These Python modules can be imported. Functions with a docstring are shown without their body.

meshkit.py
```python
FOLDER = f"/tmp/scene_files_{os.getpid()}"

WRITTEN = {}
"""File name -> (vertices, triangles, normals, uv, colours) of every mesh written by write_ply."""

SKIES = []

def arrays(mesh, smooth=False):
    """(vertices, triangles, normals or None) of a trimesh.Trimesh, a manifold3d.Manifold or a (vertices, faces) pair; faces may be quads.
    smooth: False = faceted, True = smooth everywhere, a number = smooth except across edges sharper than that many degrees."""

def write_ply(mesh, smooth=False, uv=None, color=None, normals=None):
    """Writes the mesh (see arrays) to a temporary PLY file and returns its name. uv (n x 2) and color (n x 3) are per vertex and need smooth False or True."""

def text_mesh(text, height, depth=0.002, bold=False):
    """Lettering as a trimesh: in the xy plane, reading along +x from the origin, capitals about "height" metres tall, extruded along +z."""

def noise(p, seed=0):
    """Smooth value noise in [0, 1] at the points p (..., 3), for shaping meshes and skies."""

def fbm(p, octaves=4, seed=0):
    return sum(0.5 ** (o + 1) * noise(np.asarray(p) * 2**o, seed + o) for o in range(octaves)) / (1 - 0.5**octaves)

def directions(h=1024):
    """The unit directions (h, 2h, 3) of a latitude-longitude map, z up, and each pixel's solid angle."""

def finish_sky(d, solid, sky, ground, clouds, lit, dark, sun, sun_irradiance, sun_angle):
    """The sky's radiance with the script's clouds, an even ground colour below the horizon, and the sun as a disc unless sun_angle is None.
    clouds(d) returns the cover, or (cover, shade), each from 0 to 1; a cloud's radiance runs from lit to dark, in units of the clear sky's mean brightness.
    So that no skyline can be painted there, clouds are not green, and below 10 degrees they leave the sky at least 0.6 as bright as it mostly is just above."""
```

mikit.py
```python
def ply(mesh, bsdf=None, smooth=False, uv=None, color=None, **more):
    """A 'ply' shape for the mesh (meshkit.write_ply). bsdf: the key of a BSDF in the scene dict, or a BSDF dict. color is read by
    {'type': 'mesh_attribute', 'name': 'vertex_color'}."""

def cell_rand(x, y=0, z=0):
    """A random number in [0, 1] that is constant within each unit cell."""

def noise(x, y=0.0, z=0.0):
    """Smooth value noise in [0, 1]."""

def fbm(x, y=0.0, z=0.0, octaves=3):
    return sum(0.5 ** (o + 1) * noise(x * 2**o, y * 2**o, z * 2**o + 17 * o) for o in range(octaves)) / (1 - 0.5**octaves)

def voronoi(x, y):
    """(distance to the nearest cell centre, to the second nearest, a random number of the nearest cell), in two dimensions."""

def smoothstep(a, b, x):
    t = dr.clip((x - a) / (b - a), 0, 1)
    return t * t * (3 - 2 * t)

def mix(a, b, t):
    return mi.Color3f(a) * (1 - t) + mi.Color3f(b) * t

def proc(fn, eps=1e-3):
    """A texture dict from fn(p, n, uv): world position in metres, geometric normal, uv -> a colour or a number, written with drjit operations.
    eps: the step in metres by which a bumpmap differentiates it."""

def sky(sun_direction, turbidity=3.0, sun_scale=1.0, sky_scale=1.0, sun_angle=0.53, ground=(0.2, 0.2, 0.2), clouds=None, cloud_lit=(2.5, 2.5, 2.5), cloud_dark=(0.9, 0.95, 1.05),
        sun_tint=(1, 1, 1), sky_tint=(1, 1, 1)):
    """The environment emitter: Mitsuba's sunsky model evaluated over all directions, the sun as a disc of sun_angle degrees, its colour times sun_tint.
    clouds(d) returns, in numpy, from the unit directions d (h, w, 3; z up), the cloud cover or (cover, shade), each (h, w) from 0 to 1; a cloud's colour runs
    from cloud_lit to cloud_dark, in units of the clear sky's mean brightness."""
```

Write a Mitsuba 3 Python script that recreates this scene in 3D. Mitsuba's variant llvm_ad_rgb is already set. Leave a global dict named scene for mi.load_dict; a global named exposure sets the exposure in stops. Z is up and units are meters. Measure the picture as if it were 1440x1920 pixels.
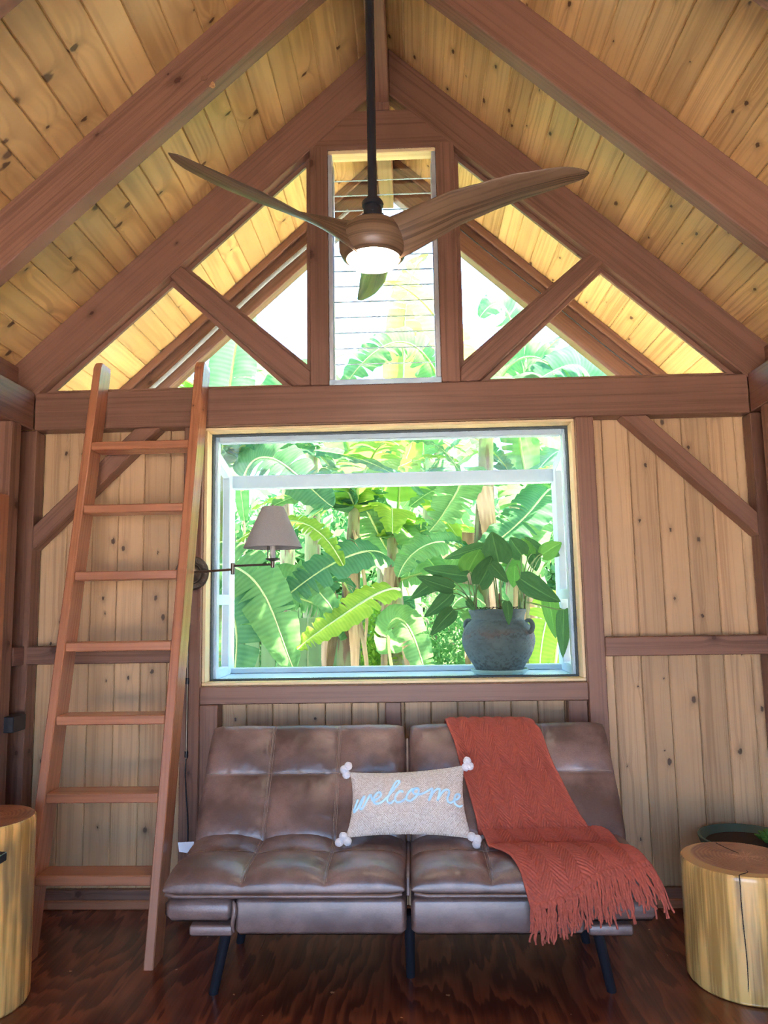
import math, random
import numpy as np, trimesh, mitsuba as mi, drjit as dr, mikit, meshkit
from mikit import proc, noise, fbm, cell_rand, smoothstep, mix
from shapely.geometry import Polygon
T = mi.ScalarTransform4f
scene, labels = {}, {}
rnd = random.Random(7)
rng = np.random.default_rng(7)

# ---------------------------------------------------------------- camera, sky, sun, exposure
scene['camera'] = {'type': 'perspective', 'fov': 54.003, 'fov_axis': 'x', 'near_clip': 0.05, 'far_clip': 300.0,
    'to_world': T().look_at(origin=[0, 0, 1.40], target=[-0.0358783, 0.99166192, 1.40 + 0.12377153], up=[0.02127745, -0.12306519, 0.99217046])}
scene['sky'] = mikit.sky(sun_direction=(0.55, 0.12, 0.83), turbidity=3.0, sun_scale=1.0, sky_scale=1.0, sky_tint=(0.94, 0.97, 1.12), ground=(0.16, 0.18, 0.10), sun_angle=0.8)
exposure = 5.7

# ---------------------------------------------------------------- helpers
def lab(key, label=None, cat=None, group=None, kind=None):
    d = {k: v for k, v in (('label', label), ('category', cat), ('group', group), ('kind', kind)) if v}
    if d: labels[key] = d
def free(key):
    if key not in scene and not any(k.startswith(key + '__') for k in scene): return key
    i = 1
    while True:
        k = f'{key}_{i:03d}'
        if k not in scene and k not in labels and not any(q.startswith(k + '__') for q in scene): return k
        i += 1
CNT = {}
def nm(key):                      # next free numbered name, cheap
    n = CNT.get(key, 0); CNT[key] = n + 1
    return key if n == 0 else f'{key}_{n:03d}'
UID = [0]
def uvmap(V, udir, uid=None):
    u = np.asarray(udir, float); u = u / np.linalg.norm(u)
    a = np.cross(u, [0.31, 0.17, 0.93] if abs(u[2]) < .8 else [1, 0.2, 0]); a /= np.linalg.norm(a); b = np.cross(u, a)
    if uid is None: UID[0] += 1; uid = UID[0]
    ac = V @ a + V @ b; ac = ac - ac.min()
    return np.stack([V @ u - (V @ u).min() + 0.37 * uid, uid + np.minimum(ac, 0.98)], 1)
def put(key, VF, mat, udir=None, smooth=False, uv=None, label=None, cat=None, group=None, kind=None, **more):
    V, F = (np.asarray(VF.vertices), np.asarray(VF.faces)) if hasattr(VF, 'vertices') else VF
    V = np.asarray(V, float)
    if uv is None and udir is not None: uv = uvmap(V, udir)
    scene[key] = mikit.ply((V, F), mat, smooth=smooth, uv=uv, **more)
    lab(key, label, cat, group, kind)
    return key
def cat(parts):
    V, F, n = [], [], 0
    for p in parts:
        v, f = (np.asarray(p.vertices), np.asarray(p.faces)) if hasattr(p, 'vertices') else p
        f = np.asarray(f)
        if f.shape[1] == 4: f = np.vstack([f[:, [0, 1, 2]], f[:, [0, 2, 3]]])
        V.append(v); F.append(f + n); n += len(v)
    return np.vstack(V), np.vstack(F)
def hull(P):
    m = trimesh.convex.convex_hull(np.asarray(P, float)); return m.vertices, m.faces
def cut(poly, c):
    P = np.asarray(poly, float); out = []
    for i in range(len(P)):
        for j in (i - 1, (i + 1) % len(P)):
            d = P[j] - P[i]; L = np.linalg.norm(d); out.append(P[i] + d / L * min(c, L * .4))
    return np.array(out)
def prism(poly, o, a, b, n, h0, h1, c=0.004):
    """convex polygon in the plane (a, b), run along n from h0 to h1, all edges chamfered by c"""
    o, a, b, n = (np.asarray(x, float) for x in (o, a, b, n))
    full = cut(poly, c)
    small = np.array(Polygon(poly).buffer(-c, join_style=2).exterior.coords)[:-1]
    P3 = lambda q, h: o + q[:, :1] * a + q[:, 1:] * b + h * n
    return hull(np.vstack([P3(full, h0 + c), P3(full, h1 - c), P3(small, h0), P3(small, h1)]))
def box(x0, x1, y0, y1, z0, z1, c=0.003):
    return prism([(x0, y0), (x1, y0), (x1, y1), (x0, y1)], (0, 0, 0), (1, 0, 0), (0, 1, 0), (0, 0, 1), z0, z1, c)
def bar(p0, p1, w, h, up=(0, 0, 1), c=0.003):
    p0, p1 = np.asarray(p0, float), np.asarray(p1, float); n = p1 - p0; L = np.linalg.norm(n); n /= L
    a = np.cross(n, up); a /= np.linalg.norm(a); b = np.cross(a, n)
    return prism([(-w / 2, -h / 2), (w / 2, -h / 2), (w / 2, h / 2), (-w / 2, h / 2)], p0, a, b, n, 0, L, c)
def xz(poly, y0, y1, c=0.004):      # polygon in (x, z) run along y
    return prism(poly, (0, 0, 0), (1, 0, 0), (0, 0, 1), (0, 1, 0), y0, y1, c)
def grid_faces(n, m, wrap=False):
    f = []
    i, j = np.meshgrid(np.arange(n - 1), np.arange(m if wrap else m - 1), indexing='ij')
    k = (j + 1) % m
    return np.stack([i * m + j, i * m + k, (i + 1) * m + k, (i + 1) * m + j], -1).reshape(-1, 4)
def lathe(prof, n=48, at=(0, 0, 0)):
    P = np.asarray(prof, float); t = np.arange(n) * 2 * np.pi / n
    V = np.stack([P[:, :1] * np.cos(t), P[:, :1] * np.sin(t), np.repeat(P[:, 1:], n, 1)], -1).reshape(-1, 3) + np.asarray(at)
    q = grid_faces(len(P), n, True)
    return V, np.vstack([q[:, [0, 1, 2]], q[:, [0, 2, 3]]])
def spline(P, n):
    P = np.asarray(P, float)
    if len(P) < 3: return P[0] + (P[-1] - P[0]) * np.linspace(0, 1, n)[:, None]
    from scipy.interpolate import CubicSpline
    d = np.r_[0, np.cumsum(np.linalg.norm(np.diff(P, axis=0), axis=1) ** .5)]
    return CubicSpline(d, P)(np.linspace(0, d[-1], n))
def tube(path, r, sides=8, caps=True):
    P = np.asarray(path, float); n = len(P); r = np.broadcast_to(np.asarray(r, float), (n,))
    t = np.gradient(P, axis=0); t /= np.linalg.norm(t, axis=1, keepdims=True) + 1e-12
    a = np.cross(t[0], [0.2, 0.3, 0.9]); 
    if np.linalg.norm(a) < .1: a = np.cross(t[0], [1, 0, 0])
    V = []
    ang = np.arange(sides) * 2 * np.pi / sides
    for i in range(n):
        a = a - t[i] * (a @ t[i]); a /= np.linalg.norm(a); b = np.cross(t[i], a)
        V.append(P[i] + r[i] * (np.cos(ang)[:, None] * a + np.sin(ang)[:, None] * b))
    V = np.vstack(V); q = grid_faces(n, sides, True); F = np.vstack([q[:, [0, 1, 2]], q[:, [0, 2, 3]]])
    if caps:
        m = len(V); V = np.vstack([V, P[0] - t[0] * r[0] * .3, P[-1] + t[-1] * r[-1] * .3]); k = np.arange(sides); k1 = (k + 1) % sides
        F = np.vstack([F, np.stack([k1, k, k * 0 + m], 1), np.stack([k + (n - 1) * sides, k1 + (n - 1) * sides, k * 0 + m + 1], 1)])
    return V, F
def tri(q): q = np.asarray(q); return np.vstack([q[:, [0, 1, 2]], q[:, [0, 2, 3]]])

# ---------------------------------------------------------------- materials
def mat(key, color=None, rough=0.5, fn=None, bump=None, bscale=0.001, eps=1e-3, **kw):
    b = {'type': 'principled', 'base_color': proc(fn) if fn else {'type': 'rgb', 'value': list(color)}, 'roughness': rough, **kw}
    if bump: b = {'type': 'bumpmap', 'arbitrary': proc(bump, eps), 'scale': bscale, 'bsdf': b}
    scene[key] = {'type': 'twosided', 'bsdf': b}
    return key
def rgb(r, g, b):                  # sRGB 0-255 to linear
    f = lambda v: (v / 255 / 12.92) if v <= 10 else ((v / 255 + .055) / 1.055) ** 2.4
    return (f(r), f(g), f(b))
def wood_fn(light, dark, knot, kdens=0.5, klen=0.33, grain=70.0, tone=0.3, kr=0.009, gamt=0.55):
    def fn(p, n, uv):
        u, v = mi.Float(uv.x), mi.Float(uv.y)
        i = dr.floor(v); a = v - i; r = cell_rand(i, 3)
        def knots(u, a, k0):
            k = u / klen + r * 57 + k0; c = dr.floor(k); h = cell_rand(c, i, 5 + k0)
            du = (k - c - 0.2 - 0.6 * cell_rand(c, i, 7 + k0)) * klen; da = a - 0.015 - 0.1 * cell_rand(c, i, 9 + k0)
            return dr.sqrt(dr.square(du * 0.75) + dr.square(da)) + dr.select(h < kdens, 0.0, 1.0), da, kr * (0.35 + 1.15 * dr.square(cell_rand(c, i, 11 + k0)))
        wob = 0.009 * (noise(u * 110, a * 110, i) - 0.5)
        d1, da1, r1 = knots(u + wob, a, 0.0); d2, da2, r2 = knots(u, a + wob, 31.0)
        d = dr.minimum(d1 / r1, d2 / r2)
        aw = a + 0.012 * dr.exp(-dr.square(d1 / 0.035)) * dr.sign(da1) + 0.012 * dr.exp(-dr.square(d2 / 0.035)) * dr.sign(da2)
        aw = aw + 0.006 * noise(u * 1.3, i * 3.1, 2.0)
        g = 0.6 * noise(u * 1.1, aw * grain, i * 1.7) + 0.4 * noise(u * 5.0, aw * grain * 3.1, i * 2.3)
        blot = fbm(u * 1.6, a * 9, i * 4.1)
        col = mix(light, dark, dr.clip(gamt * smoothstep(0.35, 0.85, g) + 0.5 * (blot - 0.4), 0, 1))
        col = col * (1 - tone / 2 + tone * r)
        halo = dr.exp(-dr.square(d / 2.6))
        col = mix(col, mi.Color3f(dark) * 0.75, (0.5 + 0.3 * dr.clip(noise(u * 40, a * 60, i) * 2 - 0.6, -0.5, 1)) * halo)
        return mix(col, knot, 0.88 * smoothstep(1.25, 0.65, d))
    return fn
scene['glass'] = {'type': 'thindielectric', 'int_ior': 1.5}
mat('pine', rough=0.33, fn=wood_fn((0.66, 0.42, 0.170), (0.44, 0.230, 0.080), (0.07, 0.025, 0.012), kdens=0.42, kr=0.0095, gamt=0.7), specular=0.45)
mat('pine_wall', rough=0.42, fn=wood_fn((0.50, 0.315, 0.165), (0.35, 0.195, 0.095), (0.06, 0.03, 0.02), kdens=0.34, klen=0.34, kr=0.0082, gamt=0.7), specular=0.4)
mat('timber', rough=0.42, fn=wood_fn((0.200, 0.096, 0.060), (0.118, 0.053, 0.034), (0.06, 0.022, 0.015), kdens=0.16, klen=0.6, grain=120, tone=0.22, kr=0.013, gamt=0.7), specular=0.4)
mat('redwood', rough=0.26, fn=wood_fn((0.36, 0.140, 0.066), (0.22, 0.078, 0.034), (0.10, 0.03, 0.015), kdens=0.12, klen=0.7, grain=110, tone=0.15, gamt=0.6), specular=0.6, clearcoat=0.7, clearcoat_gloss=0.8)
mat('cream_wood', rough=0.4, fn=wood_fn((0.72, 0.55, 0.30), (0.55, 0.36, 0.17), (0.2, 0.1, 0.05), kdens=0.05, grain=90, tone=0.1))
mat('vinyl', (0.44, 0.56, 0.63), 0.3)
mat('aluminium', (0.62, 0.64, 0.66), 0.35, metallic=0.6)
mat('dark_rubber', (0.03, 0.04, 0.045), 0.5)
mat('black_metal', (0.012, 0.014, 0.018), 0.32)
mat('slat_edge', (0.62, 0.78, 0.72), 0.2)

# ---------------------------------------------------------------- the room
XC, SL, CE, LO = -0.116, 0.91, 4.368, 4.101
YF, YB, YP = 3.645, 3.735, 3.745           # front of the framing, its back, face of the wall boards
XL, XR = -1.89, 1.66                       # inner faces of the side walls' framing
REAR = -1.75
zc = lambda x: CE - SL * abs(x - XC)
zl = lambda x: LO - SL * abs(x - XC)
def structure(key, VF, m, udir, label=None, cat=None, group=None, **k): return put(key, VF, m, udir, label=label, cat=cat, group=group, kind='structure', **k)

# floor: plywood sheets
def floor_fn(p, n, uv):
    x, y = mi.Float(p.x), mi.Float(p.y)
    w = fbm(x * 2.2 + 3, y * 0.9, 1.0, 4)
    w2 = noise(x * 1.1, y * 0.5 + 9, 4.0)
    ph = x * 3.2 + 5.0 * w + 3.4 * w2 + 0.30 * noise(x * 55, y * 5, 6.0) + 0.10 * noise(x * 150, y * 14, 2.0)
    s = ph * 1.7 - dr.floor(ph * 1.7)
    band = smoothstep(0.0, 0.75, s) * (1 - smoothstep(0.86, 1.0, s))
    fine = noise(x * 180, y * 6, 3.0)
    col = mix((0.215, 0.060, 0.023), (0.066, 0.016, 0.009), dr.clip(band * (0.55 + 0.5 * noise(x * 3, y * 2, 5.0)) + 0.3 * fine, 0, 1))
    wear = smoothstep(0.55, 0.8, fbm(x * 2.1, y * 2.1, 8.0)) * 0.25
    col = mix(col, (0.15, 0.062, 0.035), wear)
    gx, gy = x / 0.21, y / 0.16
    cx, cy = dr.floor(gx), dr.floor(gy)
    d = dr.sqrt(dr.square((gx - cx - 0.25 - 0.5 * cell_rand(cx, cy, 2)) * 0.21) + dr.square((gy - cy - 0.25 - 0.5 * cell_rand(cx, cy, 4)) * 0.16))
    chip = dr.select(cell_rand(cx, cy, 6) < 0.22, smoothstep(0.008, 0.004, (d + 0.006 * (noise(x * 220, y * 220, 1.0) - 0.5)) / (0.35 + 0.8 * cell_rand(cx, cy, 8))), 0.0)
    return mix(col, (0.52, 0.30, 0.15), chip)
mat('plywood', rough=0.24, fn=floor_fn, specular=0.5, clearcoat=0.4, clearcoat_gloss=0.85)
for y0, y1 in ((REAR, -.5), (-.5, 1.32), (1.32, 3.76)):
    for x0, x1 in ((-2.0, -0.66), (-0.66, 1.78)):
        structure(nm('floor__plywood_sheet'), box(x0 + .0004, x1 - .0004, y0 + .0004, y1 - .0004, -0.03, 0, 0.0008), 'plywood', (0, 1, 0))
lab('floor', 'glossy dark red plywood floor with swirling grain', 'floor', kind='structure')

# ceiling boards: one thing per slope, each board a part
def boards(side, xs, key):
    for a, b in zip(xs[:-1], xs[1:]):
        g = 0.0006
        ax, bx = a + g, b - g
        dx = 0.022
        poly = [(ax, zc(ax)), (bx, zc(bx)), (bx, zc(bx) + 0.022), (ax, zc(ax) + 0.022)]
        n = np.array([SL * side, 1.0]) / math.hypot(SL, 1)
        poly = [(ax, zc(ax)), (bx, zc(bx)), (bx + .018 * n[0], zc(bx) + .018 * n[1]), (ax + .018 * n[0], zc(ax) + .018 * n[1])]
        structure(nm(key + '__board'), xz(poly, REAR, 4.62, 0.0048), 'pine', (0, 1, 0))
boards(1, [XC + 0.001] + [0.0125 + 0.0965 * k for k in range(-1, 22) if 0.0125 + 0.0965 * k > XC + .04], 'ceiling_right')
boards(-1, ([XC - 0.001] + [-0.129 - 0.0966 * k for k in range(0, 22) if -0.129 - 0.0966 * k < XC - .04])[::-1], 'ceiling_left')
lab('ceiling_right', 'knotty honey pine boards lining the right roof slope', 'ceiling', kind='structure')
lab('ceiling_left', 'knotty honey pine boards lining the left roof slope', 'ceiling', kind='structure')
# roof skin over the boards
mat('roofing', (0.10, 0.09, 0.085), 0.8)
for side in (-1, 1):
    xe = XC + side * 2.22
    structure(nm('roof_deck'), xz([(XC, CE + .03), (xe, zc(xe) + .03), (xe, zc(xe) + .10), (XC, CE + .10)] if side > 0 else [(xe, zc(xe) + .03), (XC, CE + .03), (XC, CE + .10), (xe, zc(xe) + .10)], REAR - .2, 4.74, .004), 'roofing', (0, 1, 0))

# rafters
RAF = [(3.645, 3.735), (2.785, 2.865), (1.90, 1.985), (1.02, 1.105), (0.14, 0.225), (-0.74, -0.655), (-1.62, -1.535), (4.64, 4.73)]
TXT = ['resting on the gable wall framing', 'second from the gable window, bright underside', 'at the top corner of the view', 'above the camera', None, None, None, 'outside the window, under the eave']
for i, (y0, y1) in enumerate(RAF):
    for side, sn in ((-1, 'left'), (1, 'right')):
        xi, xo = XC + side * 0.046, XC + side * (2.2 if i != 7 else 2.3)
        poly = [(xi, zl(xi)), (xo, zl(xo)), (xo, zc(xo) - .001), (xi, zc(xi) - .001)]
        if side < 0: poly = poly[::-1]
        t = TXT[i]
        if t is None: t = 'behind the camera'
        lb = f'brown timber rafter on the {sn} slope, ' + t
        if i == 7: lb = f'brown barge rafter of the {sn} eave seen through the gable glass'
        structure(nm('rafter' if i != 7 else 'barge_rafter'), xz(poly, y0, y1, 0.004), 'timber', (side, 0, -SL), lb, 'rafter', 'rafters behind the camera' if 'behind' in lb else None)
mat('splintered_wood', rough=0.85, fn=lambda p, n, uv: mix((0.55, 0.30, 0.12), (0.22, 0.10, 0.04), fbm(mi.Float(p.x) * 160, mi.Float(p.y) * 160, mi.Float(p.z) * 160)))
cp = np.array([-.764, 2.790, 3.516]) + rng.normal(size=(26, 3)) * [.0085, .0045, .010]
put('rafter_002__knot_chip', hull(cp), 'splintered_wood', label='pale splintered knot on the lower edge')
kt = np.array([-.800, 2.7845, 3.535])
put('rafter_002__knot', hull([kt + np.array([.018 * math.cos(a), -.003 if q else .006, .016 * math.sin(a)]) * (.7 if q else 1) for a in np.linspace(0, 6, 14) for q in (0, 1)]), 'timber', (0, 1, 0))
structure('ridge_beam', box(XC - .046, XC + .046, REAR, 4.72, 4.02, 4.30, .005), 'timber', (0, 1, 0), 'brown ridge beam running along the peak of the ceiling', 'beam')
structure('ridge_block', box(XC - .046, XC + .046, YF + .004, YB, 3.975, 4.02, .002), 'timber', (0, 0, 1), 'small brown block under the ridge beam above the header', 'block')

# gable wall framing
structure('tie_beam', box(XL, XR, YF, YB, 2.306, 2.500, .005), 'timber', (1, 0, 0), 'long brown tie beam across the wall above the garden window', 'beam')
def post(x0, x1, z0, z1, label, key='post', y0=YF, y1=YB): return structure(nm(key), box(x0, x1, y0, y1, z0, z1, .004), 'timber', (0, 0, 1), label, 'post')
post(-0.489, -0.396, 2.501, 3.78, 'brown upright post left of the louvre window', 'king_post')
post(0.166, 0.260, 2.501, 3.78, 'brown upright post right of the louvre window', 'king_post')
structure('gable_header', xz([(-.489, 3.781), (.26, 3.781), (.26, min(zl(.26) - .001, 3.9)), (.026, 3.972), (-.257, 3.972), (-.489, min(zl(-.489) - .001, 3.9))], YF + .002, YB, .003), 'timber', (1, 0, 0), 'brown header board above the louvre window', 'beam')
structure(nm('gable_strut'), prism([(-1.154, 3.152), (-1.213, 3.098), (-.579, 2.502), (-.490, 2.502), (-.490, 2.576)], (0, 0, 0), (1, 0, 0), (0, 0, 1), (0, 1, 0), YF, YB, .004), 'timber', (.66, 0, -.58), 'diagonal brown strut in the left gable triangle', 'strut')
structure(nm('gable_strut'), prism([(.935, 3.145), (.990, 3.096), (.351, 2.502), (.261, 2.502), (.261, 2.574)], (0, 0, 0), (1, 0, 0), (0, 0, 1), (0, 1, 0), YF, YB, .004), 'timber', (.66, 0, .58), 'diagonal brown strut in the right gable triangle', 'strut')
post(-1.122, -1.030, 0.08, 2.305, 'brown post left of the garden window, behind the ladder', 'window_post')
post(0.815, 0.902, 0.08, 2.305, 'brown post right of the garden window', 'window_post')
structure('window_sill_beam', box(-1.029, .814, YF, YB, .946, 1.030, .004), 'timber', (1, 0, 0), 'brown sill rail under the garden window', 'beam')
post(-1.029, -.940, .08, .945, 'short brown post under the left end of the sill rail', 'sill_post')
post(-.143, -.067, .08, .945, 'short brown post under the middle of the sill rail', 'sill_post', y0=YF + .03)
post(.722, .814, .08, .945, 'short brown post under the right end of the sill rail', 'sill_post', y0=YF + .03)
structure(nm('wall_rail'), box(-1.89, -1.123, YF, YB, 1.146, 1.232, .004), 'timber', (1, 0, 0), 'brown wall rail behind the ladder', 'rail')
structure(nm('wall_rail'), box(.903, 1.66, YF, YB, 1.147, 1.236, .004), 'timber', (1, 0, 0), 'brown wall rail right of the garden window', 'rail')
structure(nm('wall_brace'), prism([(1.037, 2.305), (1.161, 2.305), (1.656, 1.817), (1.656, 1.704)], (0, 0, 0), (1, 0, 0), (0, 0, 1), (0, 1, 0), YF, YB, .004), 'timber', (.7, 0, -.7), 'diagonal brown corner brace on the right wall boards', 'brace')
structure(nm('wall_brace'), prism([(-1.372, 2.305), (-1.248, 2.305), (-1.873, 1.704), (-1.873, 1.82)], (0, 0, 0), (1, 0, 0), (0, 0, 1), (0, 1, 0), YF, YB, .004), 'timber', (.7, 0, .7), 'diagonal brown corner brace passing behind the ladder', 'brace')
post(-1.965, -1.874, .0, 2.305, 'brown corner post at the left end of the wall', 'corner_post')
post(1.657, 1.748, .0, 2.305, 'brown corner post at the right end of the wall', 'corner_post')
# side walls: posts, plates, rails, boards
for side, sn, xf in ((-1, 'left', XL), (1, 'right', XR)):
    x0, x1 = sorted((xf, xf + side * .09))
    xp = xf + side * .10
    structure(nm('plate_beam'), box(x0, x1, REAR, YB - .0 if False else YF - .001, 2.308, 2.500, .005), 'timber', (0, 1, 0), f'brown wall plate beam along the {sn} wall under the rafters', 'beam')
    prev = YF
    for j in range(len(RAF) - 1):
        ya = RAF[j + 1][1] if j < 6 else REAR
        yb = RAF[j][0]
        xa, xb = sorted((xf + side * .09, xf + side * .125))
        structure(nm('rafter_blocking'), box(xa, xb, ya, yb, 2.50, zc(xf + side * .125) - .004, .002), 'timber', (0, 1, 0), f'brown blocking board between rafters on the {sn} wall plate', 'blocking', f'blocking boards of the {sn} wall')
    for y in ((3.44, 3.53), (1.66, 1.75), (0.2, .29), (-1.4, -1.31)) if side < 0 else ((3.45, 3.54), (1.66, 1.75), (0.2, .29), (-1.4, -1.31)):
        structure(nm('side_post'), box(x0, x1, *y, 0, 2.307, .004), 'timber', (0, 0, 1), f'brown post of the {sn} wall ' + ('in the corner' if y[0] > 3 else 'out of view'), 'post', None if y[0] > 3 else f'{sn} wall posts out of view')
    structure(nm('side_rail'), box(x0, x1, 3.54, YF - .001, 1.147, 1.234, .003), 'timber', (0, 1, 0), f'short brown rail in the {sn} corner', 'rail')
    structure(nm('side_rail'), box(x0, x1, 1.751, 3.439, .9, .985, .003), 'timber', (0, 1, 0), f'brown rail along the {sn} wall', 'rail')
    y = REAR if side > 0 else REAR + .02
    while y < 3.75:
        xa, xb = sorted((xp, xp + side * .02))
        structure(nm(f'wall_{sn}__board'), box(xa, xb, y + .0006, y + .131, 0, 2.44, .003), 'pine_wall', (0, 0, 1)); y += .1316
    lab(f'wall_{sn}', f'pine board wall on the {sn} side', 'wall', kind='structure')
structure('cripple_post', box(-1.979, -1.885, 3.345, 3.4385, 0, 1.945, .004), 'redwood', (0, 0, 1), 'shorter orange brown post standing against the left corner post', 'post')
# end wall boards
def wall_boards(xs, z0, z1):
    for a, b in zip(xs[:-1], xs[1:]):
        structure(nm('wall_back__board'), box(a + .0008, b - .0008, YP, YP + .018, z0, z1, .0044), 'pine_wall', (0, 0, 1))
gr = [.964 + .1312 * k for k in range(-1, 7)]
wall_boards(gr, 0, 2.34)
gl = [-1.2225 - .1316 * k for k in range(-2, 7)][::-1]
wall_boards(gl[:-1], 0, 2.34)
gm = [-.952 + .1286 * k for k in range(0, 15)]
wall_boards([-1.03] + gm, 0, .95)
lab('wall_back', 'vertical knotty pine board wall behind the sofa', 'wall', kind='structure')
# exterior sheathing closes the light leaks
mat('siding', (0.28, 0.19, 0.12), 0.7)
for x0, x1, z0, z1 in ((-2.05, -1.045, -.3, 2.5), (.83, 1.83, -.3, 2.5), (-1.045, .83, -.3, 1.0), (-1.045, .83, 2.34, 2.5)):
    structure(nm('wall_back__sheathing'), box(x0, x1, YP + .019, YP + .05, z0, z1, .001), 'siding', (0, 0, 1))
for side, xf in ((-1, XL), (1, XR)):
    xa, xb = sorted((xf + side * .121, xf + side * .15))
    structure(nm('wall_left__sheathing' if side < 0 else 'wall_right__sheathing'), box(xa, xb, REAR, 3.8, -.3, 2.55, .001), 'siding', (0, 0, 1))
# baseboard with a quarter round at the floor
for x0, x1, sn in ((-1.873, -1.123, 'left'), (.903, 1.656, 'right')):
    structure(f'baseboard_{sn}', box(x0, x1, YP - .03, YP - .001, 0, .085, .004), 'timber', (1, 0, 0), f'brown baseboard at the foot of the {sn} wall boards', 'baseboard')
    put(f'baseboard_{sn}__shoe_moulding', box(x0, x1, YP - .045, YP - .031, 0, .042, .006), 'redwood', (1, 0, 0))
# rear gable wall behind the camera: two posts, wide glazed opening left open to the daylight
structure(nm('wall_rear'), box(-2.0, -1.75, REAR - .1, REAR, 0, 2.5, .004), 'pine_wall', (0, 0, 1), 'pine wall beside the rear opening', 'wall', 'rear wall pieces')
structure(nm('wall_rear'), box(1.52, 1.77, REAR - .1, REAR, 0, 2.5, .004), 'pine_wall', (0, 0, 1), 'pine wall beside the rear opening', 'wall', 'rear wall pieces')
structure('rear_tie_beam', box(-1.9, 1.7, REAR - .09, REAR, 2.306, 2.5, .004), 'timber', (1, 0, 0), 'brown tie beam over the rear opening', 'beam')

x = -1.95
while x < 1.7:
    xm = min(x + .131, 1.72); za = min(zc(x), zc(xm)) - .03
    if za > 2.52: structure(nm('wall_rear_gable__board'), box(x, xm - .0006, REAR - .03, REAR - .01, 2.505, za, .003), 'pine_wall', (0, 0, 1))
    x += .1316
lab('wall_rear_gable', 'pine boards closing the rear gable above the opening', 'wall', kind='structure')

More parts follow.
